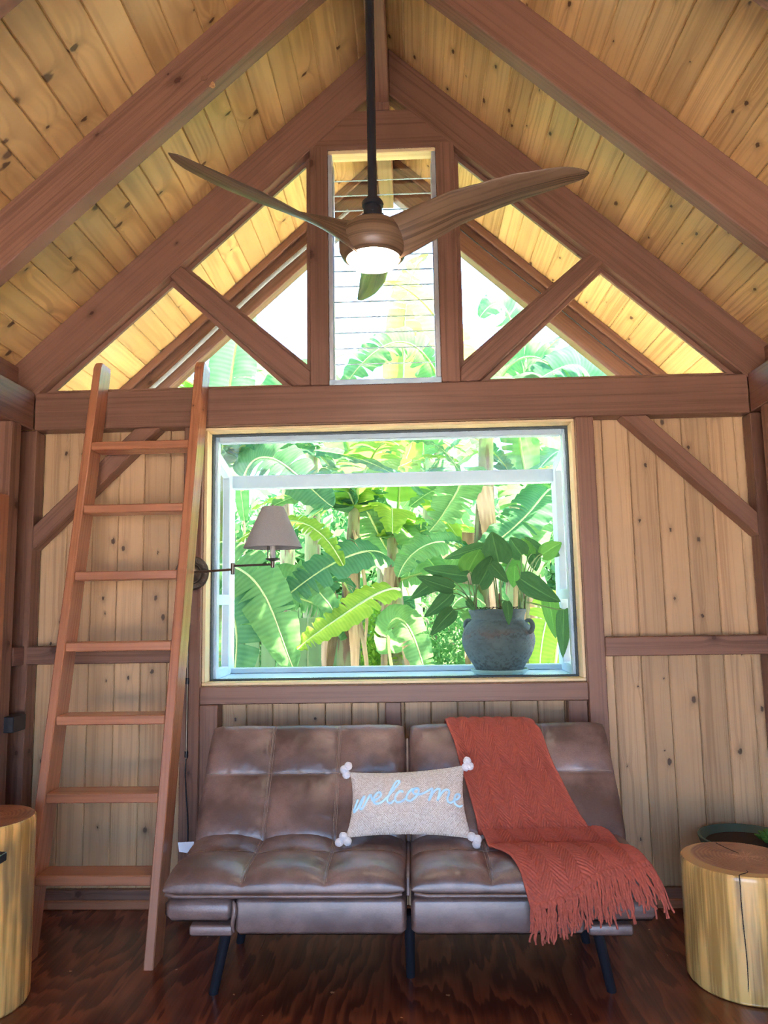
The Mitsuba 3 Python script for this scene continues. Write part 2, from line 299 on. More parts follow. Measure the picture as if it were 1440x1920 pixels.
# ---------------------------------------------------------------- gable windows
def win_stop(key, p0, p1, up):
    structure(nm(key + '__stop'), bar(p0, p1, .022, .02, up, .002), 'timber', np.subtract(p1, p0))
cells = [('window_2', 'left lower gable triangle', [(-1.873, 2.502), (-.579, 2.502), (-1.213, 3.098)]),
         ('window_3', 'left upper gable triangle beside the louvre', [(-.490, 2.578), (-.490, 3.758), (-1.154, 3.154)]),
         ('window_4', 'right upper gable triangle beside the louvre', [(.261, 2.576), (.935, 3.146), (.261, 3.757)]),
         ('window_5', 'right lower gable triangle', [(.351, 2.502), (1.641, 2.502), (.990, 3.097)])]
for key, t, poly in cells:
    P = np.array([(x, 3.722, z) for x, z in poly])
    structure(key + '__pane', (P, np.array([[0, 1, 2]])), 'glass', None)
    lab(key, 'fixed glass pane filling the ' + t, 'window', kind='structure')
    c = P.mean(0)
    for i in range(3):
        a, b = P[i], P[(i + 1) % 3]
        d = (b - a) / np.linalg.norm(b - a); n = np.cross(d, [0, 1, 0]); n = n if n @ (c - a) > 0 else -n
        o = n * .012 - np.array([0, .013, 0])
        win_stop(key, a + o - d * .004, b + o + d * .004, (0, 1, 0))
# louvre window
K = 'window_6'
for x0, x1 in ((-.395, -.374), (.144, .165)):
    structure(nm(K + '__jamb'), box(x0, x1, 3.66, 3.735, 2.532, 3.742, .002), 'aluminium', None)
structure(K + '__sill', box(-.396, .166, 3.655, 3.74, 2.502, 2.53, .003), 'vinyl', None)
structure(K + '__head', box(-.395, .165, 3.66, 3.735, 3.743, 3.78, .003), 'cream_wood', (1, 0, 0))
for i in range(15):
    z = 2.575 + .0822 * i; a = math.radians(62)
    dy, dz = .049 * math.cos(a), .049 * math.sin(a)
    if z + dz > 3.745: continue
    P = np.array([(-.373, 3.70 - dy, z - dz), (.143, 3.70 - dy, z - dz), (.143, 3.70 + dy, z + dz), (-.373, 3.70 + dy, z + dz)])
    k = nm(K + '__slat')
    structure(k, (P, np.array([[0, 1, 2], [0, 2, 3]])), 'glass', None)
    structure(k + '__edge', bar(P[0] - [0, .002, .001], P[1] - [0, .002, .001], .004, .006, (0, 0, 1), .001), 'slat_edge', None)
    for x in (-.371, .139):
        structure(nm(K + '__clip'), box(x, x + .004 , 3.70 - dy - .004, 3.70 + dy + .004, z - dz * .95, z + dz * .95, .001), 'aluminium', None)
lab(K, 'tall narrow louvre window of clear glass slats between the king posts', 'window', kind='structure')

# ---------------------------------------------------------------- garden window
K = 'window_1'
for p in (box(-1.0295, -1.014, 3.68, 3.80, 1.046, 2.29, .002), box(.80, .8145, 3.68, 3.80, 1.046, 2.29, .002)):
    structure(nm(K + '__liner'), p, 'cream_wood', (0, 0, 1))
for p in (box(-1.0295, .8145, 3.68, 3.80, 2.291, 2.305, .002), box(-1.0295, .8145, 3.68, 3.80, 1.0305, 1.045, .002)):
    structure(nm(K + '__liner'), p, 'cream_wood', (1, 0, 0))
def ring(key, x0, x1, z0, z1, w, y0, y1, m, c=.003):
    for p in (box(x0, x0 + w, y0, y1, z0, z1, c), box(x1 - w, x1, y0, y1, z0, z1, c), box(x0 + w, x1 - w, y0, y1, z0, z0 + w, c), box(x0 + w, x1 - w, y0, y1, z1 - w, z1, c)):
        structure(nm(key), p, m, None)
ring(K + '__gasket', -1.0135, .7995, 1.0455, 2.2905, .008, 3.765, 3.80, 'dark_rubber', .001)
for p in (box(-1.034, -.992, 3.803, 3.86, 1.0, 2.33, .006), box(.779, .82, 3.803, 3.86, 1.0, 2.33, .006)): structure(nm(K + '__frame'), p, 'vinyl', None)
structure(nm(K + '__frame'), box(-.991, .778, 3.803, 3.86, 2.255, 2.33, .006), 'vinyl', None)
structure(nm(K + '__frame'), box(-.991, .778, 3.79, 3.802, 2.283, 2.29, .002), 'vinyl', None)
structure(K + '__sill', box(-1.045, .83, 3.775, 4.345, .99, 1.036, .004), 'vinyl', None)
for p in (box(-1.045, .83, 4.27, 4.34, 1.037, 1.066, .004), box(-1.045, .83, 4.27, 4.34, 2.087, 2.162, .005)): structure(nm(K + '__frame'), p, 'vinyl', None)
for x0, x1 in ((-1.075, -1.028), (.813, .86)): structure(nm(K + '__frame'), box(x0, x1, 4.24, 4.345, 1.037, 2.165, .005), 'vinyl', None)
structure(K + '__pane', (np.array([(-1.03, 4.31, 1.066), (.815, 4.31, 1.066), (.815, 4.31, 2.087), (-1.03, 4.31, 2.087)]), np.array([[0, 1, 2], [0, 2, 3]])), 'glass', None)
structure(nm(K + '__pane'), (np.array([(-1.03, 3.85, 2.262), (.815, 3.85, 2.262), (.815, 4.31, 2.165), (-1.03, 4.31, 2.165)]), np.array([[0, 1, 2], [0, 2, 3]])), 'glass', None)
CNT[K + '__pane'] = 2
zt = lambda y: 2.265 - (y - 3.85) * .211
for sx, xi in ((-1, -1.024), (1, .808)):
    x0, x1 = sorted((xi, xi + sx * .04))
    yz = lambda poly, c=.003: prism(poly, (x0, 0, 0), (0, 1, 0), (0, 0, 1), (1, 0, 0), 0, x1 - x0, c)
    for y0, y1 in ((3.861, 3.90), (4.19, 4.239)):
        structure(nm(K + '__side_frame'), yz([(y0, 1.037), (y1, 1.037), (y1, zt(y1)), (y0, zt(y0))]), 'vinyl', None)
    structure(nm(K + '__side_frame'), yz([(3.901, 1.037), (4.189, 1.037), (4.189, 1.085), (3.901, 1.085)]), 'vinyl', None)
    structure(nm(K + '__side_frame'), yz([(3.901, zt(3.901) - .06), (4.189, zt(4.189) - .06), (4.189, zt(4.189)), (3.901, zt(3.901))]), 'vinyl', None)
    structure(nm(K + '__side_frame'), prism([(3.901, 1.42), (4.189, 1.42), (4.189, 1.475), (3.901, 1.475)], (x0 - .004 * sx, 0, 0), (0, 1, 0), (0, 0, 1), (1, 0, 0), 0, x1 - x0, .003), 'vinyl', None)
    xm = xi + sx * .02
    structure(nm(K + '__pane'), (np.array([(xm, 3.901, 1.085), (xm, 4.189, 1.085), (xm, 4.189, zt(4.189) - .06), (xm, 3.901, zt(3.901) - .06)]), np.array([[0, 1, 2], [0, 2, 3]])), 'glass', None)
    structure(nm(K + '__bead'), box(*sorted((xi + sx * .028, xi + sx * .036)), 3.935, 3.95, 1.086, 1.419, .001), 'vinyl', None)
lab(K, 'white framed garden window projecting over its sill, full of green leaves', 'window', kind='structure')

# ---------------------------------------------------------------- ladder
K = 'loft_ladder'
lean = lambda z: 3.11 + .1686 * z           # front line of the stiles
def stile(xa0, xb0, xa1, xb1, ztop):
    d = .125
    pts = []
    for z, xa, xb, cc in ((0, xa0, xb0, .004), (ztop - .03, xa1, xb1, .004)):
        for x in (xa, xb):
            sx = 1 if x == xa else -1
            y = lean(z)
            pts += [(x + sx * cc, y, z), (x, y + cc, z), (x, y + d - cc, z), (x + sx * cc, y + d, z)]
    for x in (xa1, xb1):
        sx = 1 if x == xa1 else -1; z = ztop; y = lean(z)
        pts += [(x + sx * .004, y + .018, z), (x + sx * .004, y + d - .004, z), (x + sx * .004, y + .005, z - .012), (x, y + .02, z - .004)]
    # the plumb notch that hooks on the tie beam
    return hull(pts)
def notched(VF):
    import manifold3d as m3
    V, F = VF
    t = trimesh.Trimesh(V, F); t.fix_normals()
    a = m3.Manifold(m3.Mesh(np.asarray(t.vertices, np.float32), np.asarray(t.faces, np.uint32)))
    b = m3.Manifold.cube((1, .3, .40)).translate((-1.9 if V[:, 0].mean() < -1.2 else -1.5, 3.6449, 2.11))
    r = (a - b).to_mesh()
    return np.asarray(r.vert_properties[:, :3], float), np.asarray(r.tri_verts)
put(K + '__stile', notched(stile(-1.607, -1.567, -1.552, -1.514, 2.622)), 'redwood', (0, .17, 1))
put(K + '__stile_001', notched(stile(-1.087, -1.047, -1.047, -1.002, 2.612)), 'redwood', (0, .17, 1))
for z in (.333, .643, .953, 1.262, 1.578, 1.892, 2.203):
    f = z / 2.6
    x0, x1 = -1.567 + .053 * f + .0005, -1.087 + .040 * f - .0005
    put(nm(K + '__tread'), box(x0, x1, lean(z) + .002, min(lean(z) + .128, 3.643), z - .040, z, .004), 'redwood', (1, 0, 0))
lab(K, 'reddish wooden loft ladder with seven flat treads leaning on the tie beam', 'ladder')

# ---------------------------------------------------------------- ceiling fan
K = 'ceiling_fan'
FZ = .027
FX, FY = -.116, 2.58
mat('fan_wood', rough=0.36, fn=wood_fn((0.150, 0.092, 0.054), (0.058, 0.033, 0.020), (0.04, 0.02, 0.01), kdens=0, grain=85, tone=0, gamt=0.9), specular=0.5)
put(K + '__rod', tube([(FX, FY, 2.83), (FX, FY, 3.97)], .0165, 20), 'black_metal', smooth=50)
put(K + '__canopy', lathe([(0, 4.021), (.07, 4.02), (.07, 3.985), (.055, 3.955), (.02, 3.94), (0, 3.94)], 32, (FX, FY, 0)), 'black_metal', smooth=40)
put(K + '__collar', lathe([(0, 2.742), (.034, 2.742), (.034, 2.80), (.030, 2.806), (.030, 2.812), (.038, 2.815), (.040, 2.825), (.036, 2.834), (.022, 2.838), (.020, 2.852), (0, 2.852)], 36, (FX, FY, FZ)), 'black_metal', smooth=40)
for a in (-90, 0, 90, 180):
    ca, sa = math.cos(math.radians(a)), math.sin(math.radians(a))
    put(nm(K + '__screw'), tube([(FX + .03 * ca, FY + .03 * sa, 2.785 + FZ), (FX + .038 * ca, FY + .038 * sa, 2.785 + FZ)], .005, 10), 'black_metal', smooth=40)
prof = [(0, 2.752), (.05, 2.752), (.082, 2.745), (.104, 2.728), (.118, 2.70), (.124, 2.672), (.122, 2.645), (.112, 2.622), (.100, 2.612), (.096, 2.612), (.094, 2.618)]
V, F = lathe(prof, 64, (FX, FY, FZ))
put(K + '__motor_housing', (V, F), 'fan_wood', smooth=True, uv=np.stack([np.arctan2(V[:, 1] - FY, V[:, 0] - FX) * .1 + 5, 300.3 + V[:, 2] - 2.6], 1))
mat('globe', (0.9, 0.9, 0.88), 0.4)
scene[K + '__light'] = mikit.ply(lathe([(.095, 2.624), (.092, 2.606), (.086, 2.597), (.06, 2.594), (.03, 2.592), (0, 2.591)][::-1], 48, (FX, FY, FZ)), 'globe', smooth=40,
    emitter={'type': 'area', 'radiance': {'type': 'rgb', 'value': [1.6, 1.3, 1.0]}})
lab(K + '__light', 'glowing white dome light')
def blade(th, dz):
    th = math.radians(th); er = np.array([math.cos(th), math.sin(th), 0]); et = np.array([-math.sin(th), math.cos(th), 0])
    n, m = 44, 28
    V, UV = [], []
    for i in range(n):
        s = i / (n - 1); r = .03 + .735 * s
        c = np.interp(s, [0, .07, .16, .3, .5, .7, .84, .92, .96, .985, 1], [.15, .150, .142, .134, .130, .118, .098, .078, .058, .036, .006])
        p = math.radians(np.interp(s, [0, .07, .13, .2, .28, .37, .55, .75, 1], [74, 70, 62, 52, 41, 31, 19, 14, 11]))
        sw = np.interp(s, [0, .15, .4, .7, .9, 1], [.010, .0, -.020, -.012, .010, .034])
        z = np.interp(s, [0, .12, .3, .6, 1], [2.705, 2.708, 2.722, 2.750, 2.775]) + dz * s
        tk = np.interp(s, [0, .1, .3, .7, 1], [.050, .034, .020, .013, .004])
        e = et * math.cos(p) - np.array([0, 0, 1]) * math.sin(p); nn = np.cross(er, e)
        for j in range(m):
            a = 2 * math.pi * j / m
            u = math.cos(a); v = math.sin(a)
            camber = -.10 * c * (1 - u * u)
            V.append(np.array([FX, FY, z]) + er * r + e * (c / 2 * u + sw) + nn * (tk / 2 * v * (1 - .25 * u) + camber * .5))
            UV.append((r + th, 310.2 + th * 3 // 1 + u * c * .5 + .1 * v * .1))
    V = np.array(V); F = tri(grid_faces(n, m, True))
    F = np.vstack([F, [[0, j + 1, j] for j in range(1, m - 1)], [[(n - 1) * m, (n - 1) * m + j, (n - 1) * m + j + 1] for j in range(1, m - 1)]])
    return V, F, np.array(UV)
for th, dz in ((217, -.004), (336.5, .010), (94.5, .040)):
    V, F, U = blade(th, dz)
    put(nm(K + '__blade'), (V, F), 'fan_wood', smooth=True, uv=U)
lab(K, 'dark wooden three blade ceiling fan with lit globe on a long black rod', 'ceiling fan')

# ---------------------------------------------------------------- swing arm wall lamp
K = 'wall_lamp'
mat('bronze', (0.16, 0.135, 0.11), 0.35, metallic=0.85)
mat('linen', rough=0.85, fn=lambda p, n, uv: mix((0.27, 0.265, 0.265), (0.22, 0.215, 0.215), noise(mi.Float(p.x) * 500, mi.Float(p.y) * 500, mi.Float(p.z) * 700)))
def ylathe(prof, n, at):            # lathe about an axis that points to the room (-y)
    V, F = lathe(prof, n); V = np.stack([V[:, 0], -V[:, 2], V[:, 1]], 1) + np.asarray(at); return V, F
LX, LZ = -1.072, 1.574
put(K + '__plate', ylathe([(0, .0), (.083, 0), (.083, .006), (.076, .012), (.054, .010), (.050, .018), (.046, .018), (.040, .012), (.028, .026), (.012, .032), (0, .033)], 56, (LX, YF - .001, LZ)), 'bronze', smooth=40)
for i in range(40):
    a = 2 * math.pi * i / 40; d = np.array([math.cos(a), 0, math.sin(a)]); o = np.array([LX, YF - .013, LZ])
    put(nm(K + '__plate__flute'), tube([o + d * .055, o + d * .065 - [0, .002, 0], o + d * .075], .0022, 6), 'bronze', smooth=True)
A0, A1, A2 = np.array([LX, 3.612, LZ]), np.array([-.826, 3.45, 1.579]), np.array([-.632, 3.40, 1.588])
put(K + '__arm', tube([A0, A0 + (0, -.03, 0), A1], .0055, 12), 'bronze', smooth=50)
put(K + '__joint', tube([A1 - (0, 0, .022), A1 + (0, 0, .028)], .0095, 16), 'bronze', smooth=50)
put(K + '__arm_001', tube([A1 + (0, 0, .016), A2 + (0, 0, .008)], .005, 12), 'bronze', smooth=50)
put(K + '__joint_001', tube([A2 - (0, 0, .006), A2 + (0, 0, .024)], .009, 16), 'bronze', smooth=50)
put(K + '__drip_dish', lathe([(0, 1.608), (.012, 1.610), (.030, 1.617), (.034, 1.622), (.030, 1.620), (.012, 1.614), (0, 1.613)], 32, (A2[0], A2[1], 0)), 'bronze', smooth=40)
mat('candle', (0.50, 0.46, 0.42), 0.6)
put(K + '__candle_sleeve', tube([(A2[0], A2[1], 1.614), (A2[0], A2[1], 1.72)], .0125, 18), 'candle', smooth=50)
put(K + '__switch', tube([(A2[0] - .022, A2[1], 1.622), (A2[0] - .022, A2[1], 1.70)], .003, 8), 'bronze', smooth=50)
put(K + '__shade', lathe([(.1315, 1.670), (.133, 1.671), (.049, 1.858), (.0475, 1.858), (.130, 1.672)], 64, (A2[0], A2[1], 0)), 'linen', smooth=30, label='tapered grey linen shade')
put(K + '__shade__spider', cat([tube([(A2[0] - .047, A2[1], 1.85), (A2[0] + .047, A2[1], 1.85)], .0015, 6), tube([(A2[0], A2[1] - .047, 1.85), (A2[0], A2[1] + .047, 1.85)], .0015, 6), tube([(A2[0], A2[1], 1.72), (A2[0], A2[1], 1.87)], .003, 8)]), 'bronze', smooth=True)
put(K + '__cord_cover', tube([(-1.086, YF - .007, 1.50), (-1.086, YF - .007, .70)], .0055, 10), 'bronze', smooth=50)
for z in (1.06, .72): put(nm(K + '__cord_cover__coupling'), tube([(-1.086, YF - .007, z - .014), (-1.086, YF - .007, z + .014)], .0085, 12), 'black_metal', smooth=50)
put(K + '__cord', tube(spline([(-1.086, YF - .007, .705), (-1.088, YF - .010, .62), (-1.082, YF - .008, .52), (-1.074, YF - .008, .40), (-1.07, YF - .01, .1), (-1.07, YF - .01, .02)], 30), .0028, 8), 'black_metal', smooth=True)
lab(K, 'bronze swing arm wall lamp with tapered grey linen shade before the window', 'lamp')
put('paper_tag', prism([(-.035, -.02), (.028, -.031), (.031, .026), (-.038, .022)], (-.976, 3.30, .402), (1, 0, 0), (0, -.25, .97), (0, .97, .25), 0, .001, .0003), mat('white_paper', (0.75, 0.80, 0.85), 0.6), label='small white paper tag hanging at the left end of the sofa', cat='tag')

# ---------------------------------------------------------------- sofa
K = 'sofa'
def leather_fn(p, n, uv):
    x, y, z = mi.Float(p.x), mi.Float(p.y), mi.Float(p.z)
    m = fbm(x * 7, y * 7, z * 7 + 3, 4); g = noise(x * 240, y * 240, z * 240)
    c = mix((0.088, 0.050, 0.040), (0.205, 0.126, 0.102), smoothstep(0.3, 0.75, m))
    return c * (0.9 + 0.2 * g)
mat('leather', rough=0.40, fn=leather_fn, specular=0.8, clearcoat=0.5, clearcoat_gloss=0.45,
    bump=lambda p, n, uv: fbm(mi.Float(p.x) * 260, mi.Float(p.y) * 260, mi.Float(p.z) * 260, 2), bscale=0.0004, eps=6e-4)
def leather_rough(p, n, uv): return 0.3
mat('stitching', (0.30, 0.22, 0.17), 0.6)
def cushion(x0, x1, o, ey, ez, D, hb, ht, tuft, cols=3, rows=2, split=.5, seed=0, pe=7.0, nx=150, ny=96):
    """a tufted cushion: width along x, depth D along ey, thickness along ez; returns the mesh and its upper surface as a function"""
    W = x1 - x0; ey, ez = np.asarray(ey, float), np.asarray(ez, float)
    def top(s, t):
        E = (np.maximum(1 - np.abs(2 * s - 1) ** (pe * 1.6), 0) ** .5) * (np.maximum(1 - np.abs(2 * t - 1) ** pe, 0) ** .5)
        tt = np.where(t < split, t / split * .5, .5 + (t - split) / (1 - split) * .5)
        cs = np.abs(np.sin(np.pi * cols * s)); ct = np.abs(np.sin(np.pi * rows * tt))
        inner_s = np.where((s < 1 / cols * .5) | (s > 1 - 1 / cols * .5), np.maximum(cs, .55 + .45 * cs), cs)
        inner_t = np.where((tt < 1 / rows * .5) | (tt > 1 - 1 / rows * .5), np.maximum(ct, .5 + .5 * ct), ct)
        B = (inner_s ** .42) * (inner_t ** .45)
        wr = meshkit.fbm(np.stack([s * W * 16 + seed * 7, t * D * 16, s * 0 + seed], -1), 3) - .5
        near = np.exp(-(cs / .45) ** 2) + np.exp(-(ct / .45) ** 2)
        wrinkle = .0022 * near * np.sin(60 * (s * W + t * D * .7) + 9 * wr) * (B ** .6)
        return E * ht + tuft * B * E + (.006 * wr + wrinkle) * E
    su = .5 - .5 * np.cos(np.pi * np.linspace(0, 1, nx)); su = .35 * su + .65 * np.linspace(0, 1, nx); su[0], su[-1] = 0, 1
    tu = .5 - .5 * np.cos(np.pi * np.linspace(0, 1, ny)); tu = .45 * tu + .55 * np.linspace(0, 1, ny)
    S, Tt = np.meshgrid(su, tu, indexing='ij')
    def corner(s, t):            # rounded plan corners
        cs, ct = 2 * s - 1, 2 * t - 1
        k = 1 - .018 * (np.abs(cs) ** 8 * np.abs(ct) ** 4)
        return .5 + cs / 2 * k, .5 + ct / 2 * k
    def at(s, t, h):
        s2, t2 = corner(s, t)
        return np.asarray(o) + (x0 + W * s2)[..., None] * np.array([1, 0, 0]) + (D * t2)[..., None] * ey + h[..., None] * ez
    Eb = (np.maximum(1 - np.abs(2 * S - 1) ** 14, 0) ** .5) * (np.maximum(1 - np.abs(2 * Tt - 1) ** 9, 0) ** .5)
    A = at(S, Tt, top(S, Tt)).reshape(-1, 3); Bm = at(S, Tt, -hb * Eb).reshape(-1, 3)
    q = grid_faces(nx, ny)
    F = np.vstack([tri(q), tri(q[:, ::-1] + len(A))])
    m = trimesh.Trimesh(np.vstack([A, Bm]), F, process=False); m.merge_vertices()
    f = lambda s, t, lift=0: at(np.asarray(s, float), np.asarray(t, float), top(np.asarray(s, float), np.asarray(t, float)) + lift)
    return m, f
SURF = {}
ta = math.radians(5.5)
for i, (x0, x1) in enumerate(((-.915, -.041), (-.036, .838))):
    m, f = cushion(x0, x1, (0, 2.768, .414), (0, math.cos(ta), math.sin(ta) * .35), (0, 0, 1), .52, .03, .034, .040, seed=i + 1)
    k = nm(K + '__seat'); put(k, m, 'leather', smooth=True); SURF['seat', i] = f
    m2, f2 = cushion(x0 + .004, x1 - .004, (0, 3.165, .435), (0, .30 / .53, .437 / .53), (0, -.437 / .53, .30 / .53), .525, .05, .038, .028, split=.55, seed=i + 5, pe=11)
    kb = nm(K + '__backrest'); put(kb, m2, 'leather', smooth=True); SURF['back', i] = f2
    for kk, ff, nam, tr in ((k, f, 'seat', .5), (kb, f2, 'back', .55)):
        for s in (1 / 3, 2 / 3):
            for e in (-.0075, .0075):
                t = np.linspace(.03, .97, 60)
                put(nm(kk + '__stitching'), tube(ff(np.full(60, s + e), t, .0006), .0009, 5), 'stitching', smooth=True)
        s = np.linspace(.02, .98, 90)
        put(nm(kk + '__stitching'), tube(ff(s, np.full(90, tr + .012), .0006), .0009, 5), 'stitching', smooth=True)
    put(k + '__piping', tube([(x0 + .02, 2.775, .402), (x0 + .06, 2.766, .398), (x1 - .06, 2.766, .398), (x1 - .02, 2.775, .402)], .007, 10), 'leather', smooth=True)
def soft(x0, x1, y0, y1, z0, z1, c=.014): return box(x0, x1, y0, y1, z0, z1, c)
put(K + '__base', soft(-.656, -.047, 2.795, 3.32, .253, .380, .018), 'leather', smooth=50)
put(K + '__base_001', soft(-.030, .579, 2.795, 3.32, .253, .380, .018), 'leather', smooth=50)
put(K + '__arm_flap', soft(-.910, -.662, 2.80, 3.30, .293, .378, .024), 'leather', smooth=50)
put(K + '__arm_flap_001', soft(.585, .833, 2.80, 3.30, .293, .378, .024), 'leather', smooth=50)
put(K + '__side_rail', soft(-.818, -.662, 2.80, 3.30, .250, .289, .008), 'leather', smooth=50)
put(K + '__side_rail_001', soft(.585, .741, 2.80, 3.30, .250, .289, .008), 'leather', smooth=50)
for x in (-.659, .582):
    put(nm(K + '__gather'), tube(spline([(x, 2.797, .372), (x + .006, 2.789, .335), (x, 2.79, .30), (x + .004, 2.797, .268)], 16), [.004, .006, .008, .008, .009, .009, .009, .009, .008, .008, .008, .007, .006, .005, .004, .003], 8), 'leather', smooth=True)
for p0, p1 in (((-.70, 2.90, .26), (-.762, 2.935, 0)), ((.632, 2.90, .26), (.690, 2.955, 0)), ((-.039, 2.99, .26), (-.039, 3.065, 0)), ((-.70, 3.28, .26), (-.76, 3.36, 0)), ((.632, 3.28, .26), (.69, 3.36, 0))):
    put(nm(K + '__leg'), tube([p0, p1], [.0205, .017], 20), 'black_metal', smooth=50)
put(K + '__gusset', box(-.045, -.032, 2.80, 3.26, .385, .450, .003), 'leather')
put(K + '__gusset_001', bar((-.0385, 3.205, .44), (-.0385, 3.455, .80), .013, .07, (0, -.8, .6), .003), 'leather')
put(K + '__hinge_rail', box(-.80, .72, 3.30, 3.36, .27, .33, .004), 'black_metal')
lab(K, 'brown tufted leather futon sofa with slanted black metal legs', 'sofa')

# ---------------------------------------------------------------- pillow
K = 'throw_pillow'
PA = dict(TL=(-.274, 3.185, .728), TR=(.196, 3.185, .752), BL=(-.283, 3.055, .507), BR=(.210, 3.055, .502))
TL, TR, BL, BR = (np.array(PA[k]) for k in ('TL', 'TR', 'BL', 'BR'))
pn = np.cross(TR - TL, BL - TL); pn /= np.linalg.norm(pn); pn = pn if pn[1] < 0 else -pn
def pil(u, v, side=1, lift=0.0):
    u, v = np.asarray(u, float), np.asarray(v, float)
    b = (TL * (1 - u[..., None]) + TR * u[..., None]) * (1 - v[..., None]) + (BL * (1 - u[..., None]) + BR * u[..., None]) * v[..., None]
    cu, cv = 2 * u - 1, 2 * v - 1
    pin = np.array([1, 0, 0]) * (-.020 * cu * (1 - cv ** 2))[..., None] + (TL - BL) / np.linalg.norm(TL - BL) * (.016 * cv * (1 - cu ** 2))[..., None]
    h = .062 * ((1 - np.abs(cu) ** 2.6).clip(0) ** .6) * ((1 - np.abs(cv) ** 2.6).clip(0) ** .6)
    return b + pin + pn * (side * h + lift)[..., None]
n1, n2 = 200, 120
U, Vv = np.meshgrid(np.linspace(0, 1, n1), np.linspace(0, 1, n2), indexing='ij')
wv = .0011 * np.sin(U * 2 * np.pi * 52) * np.sin(Vv * 2 * np.pi * 30) * np.minimum(1, 8 * np.minimum(np.minimum(U, 1 - U), np.minimum(Vv, 1 - Vv)))
A = pil(U, Vv, 1, wv).reshape(-1, 3); B = pil(U, Vv, -1, wv).reshape(-1, 3)
q = grid_faces(n1, n2)
uvp = np.stack([np.r_[U.ravel(), U.ravel()], np.r_[Vv.ravel(), Vv.ravel()]], 1)
def weave_fn(p, n, uv):
    u, v = mi.Float(uv.x) * 104, mi.Float(uv.y) * 60
    r = cell_rand(dr.floor(u), dr.floor(v), 2)
    s = dr.sin(u * 3.14159) * dr.sin(v * 3.14159)
    return mix((0.42, 0.335, 0.26), (0.76, 0.71, 0.64), dr.clip(0.25 + 0.55 * r + 0.3 * s, 0, 1))
mat('woven_cotton', rough=0.9, fn=weave_fn)
put(K + '__cover', (np.vstack([A, B]), np.vstack([tri(q[:, ::-1]), tri(q) + len(A)])), 'woven_cotton', smooth=True, uv=uvp)
mat('blue_chenille', (0.52, 0.78, 0.92), 0.9)
strokes = [[(262, 430), (244, 492), (236, 545), (256, 535), (292, 462), (326, 406), (308, 462), (292, 520), (304, 532), (340, 480), (386, 398), (400, 440), (420, 462)],
           [(408, 462), (455, 440), (486, 400), (470, 374), (436, 398), (416, 445), (430, 486), (470, 488), (520, 456)],
           [(520, 456), (590, 372), (645, 295), (662, 256), (640, 254), (595, 330), (555, 420), (546, 470), (566, 490), (605, 462)],
           [(690, 380), (668, 366), (636, 396), (618, 446), (632, 482), (670, 478), (722, 440)],
           [(800, 350), (764, 360), (730, 410), (724, 456), (752, 470), (800, 436), (836, 382), (832, 344), (800, 346), (784, 380), (820, 404), (880, 392), (930, 362), (962, 344)],
           [(962, 344), (950, 400), (928, 464), (950, 420), (996, 356), (1028, 346), (1030, 380), (1006, 456), (1040, 400), (1086, 352), (1116, 356), (1112, 400), (1098, 446), (1116, 470), (1150, 452), (1178, 428)],
           [(1172, 436), (1206, 414), (1216, 386), (1196, 380), (1170, 412), (1160, 450), (1174, 484), (1206, 490), (1226, 474)]]
for st in strokes:
    P = spline(np.array(st, float), len(st) * 9)
    u = (P[:, 0] - 208) / 1040; v = (P[:, 1] - (128 - 30 * u)) / 650
    put(nm(K + '__letter'), tube(pil(u, v, 1, np.full(len(u), .0015)), .0043, 8), 'blue_chenille', smooth=True)
labels[K + '__letter'] = {'label': 'pale blue script lettering reading welcome'}
mat('pompom_yarn', rough=0.95, fn=lambda p, n, uv: mix((0.62, 0.60, 0.60), (0.82, 0.80, 0.80), noise(mi.Float(p.x) * 500, mi.Float(p.y) * 500, mi.Float(p.z) * 500)))
ico = trimesh.creation.icosphere(3)
for c, offs in ((TL, ((-.022, .012), (-.004, .026), (-.012, -.008))), (TR, ((.010, .018), (.020, -.002), (.004, -.006))), (BL, ((-.022, -.012), (-.006, .010), (.010, -.008))), (BR, ((-.004, .012), (.018, .002), (.014, -.016)))):
    for dx, dz in offs:
        v = ico.vertices * (.0145 + .0022 * meshkit.noise(ico.vertices * 9 + 40 * dx)[:, None] + .0014 * rng.random(len(ico.vertices))[:, None])
        put(nm(K + '__pompom'), (v + c + np.array([dx, -.012, dz]), ico.faces), 'pompom_yarn', smooth=True)
lab(K, 'cream woven lumbar pillow with blue welcome script and white pompoms', 'pillow')

# ---------------------------------------------------------------- knitted throw
def throw_profile():
    s = np.linspace(.12, .95, 40); out = []
    for t in np.linspace(.995, .10, 40):
        p = SURF['back', 1](s, np.full(40, t)); out.append((np.percentile(p[:, 1], 25), np.percentile(p[:, 2], 75)))
    for t in np.linspace(.80, .006, 40):
        p = SURF['seat', 1](s, np.full(40, t)); out.append((p[:, 1].mean(), np.percentile(p[:, 2], 72)))
    P = np.array(out)
    P = np.vstack([[(3.545, .78), (3.548, .82), (3.535, .868)], P, [(2.757, .385), (2.757, .34), (2.760, .29), (2.765, .25), (2.77, .16)]])
    d = np.r_[0, np.cumsum(np.linalg.norm(np.diff(P, axis=0), axis=1))]
    q = np.linspace(0, d[-1], 260)
    Y, Z = np.interp(q, d, P[:, 0]), np.interp(q, d, P[:, 1])
    k = np.hanning(15); k /= k.sum()
    pad = lambda a: np.convolve(np.r_[[a[0]] * 7, a, [a[-1]] * 7], k, 'valid')
    Y, Z = pad(Y), pad(Z)
    ty, tz = np.gradient(Y), np.gradient(Z); L = np.hypot(ty, tz)
    ny, nz = tz / L, -ty / L                      # outward: towards the room and up
    return q, Y + .010 * ny, Z + .010 * nz, ny, nz
TQ, TY, TZ, TNY, TNZ = throw_profile()
K = 'throw_blanket'
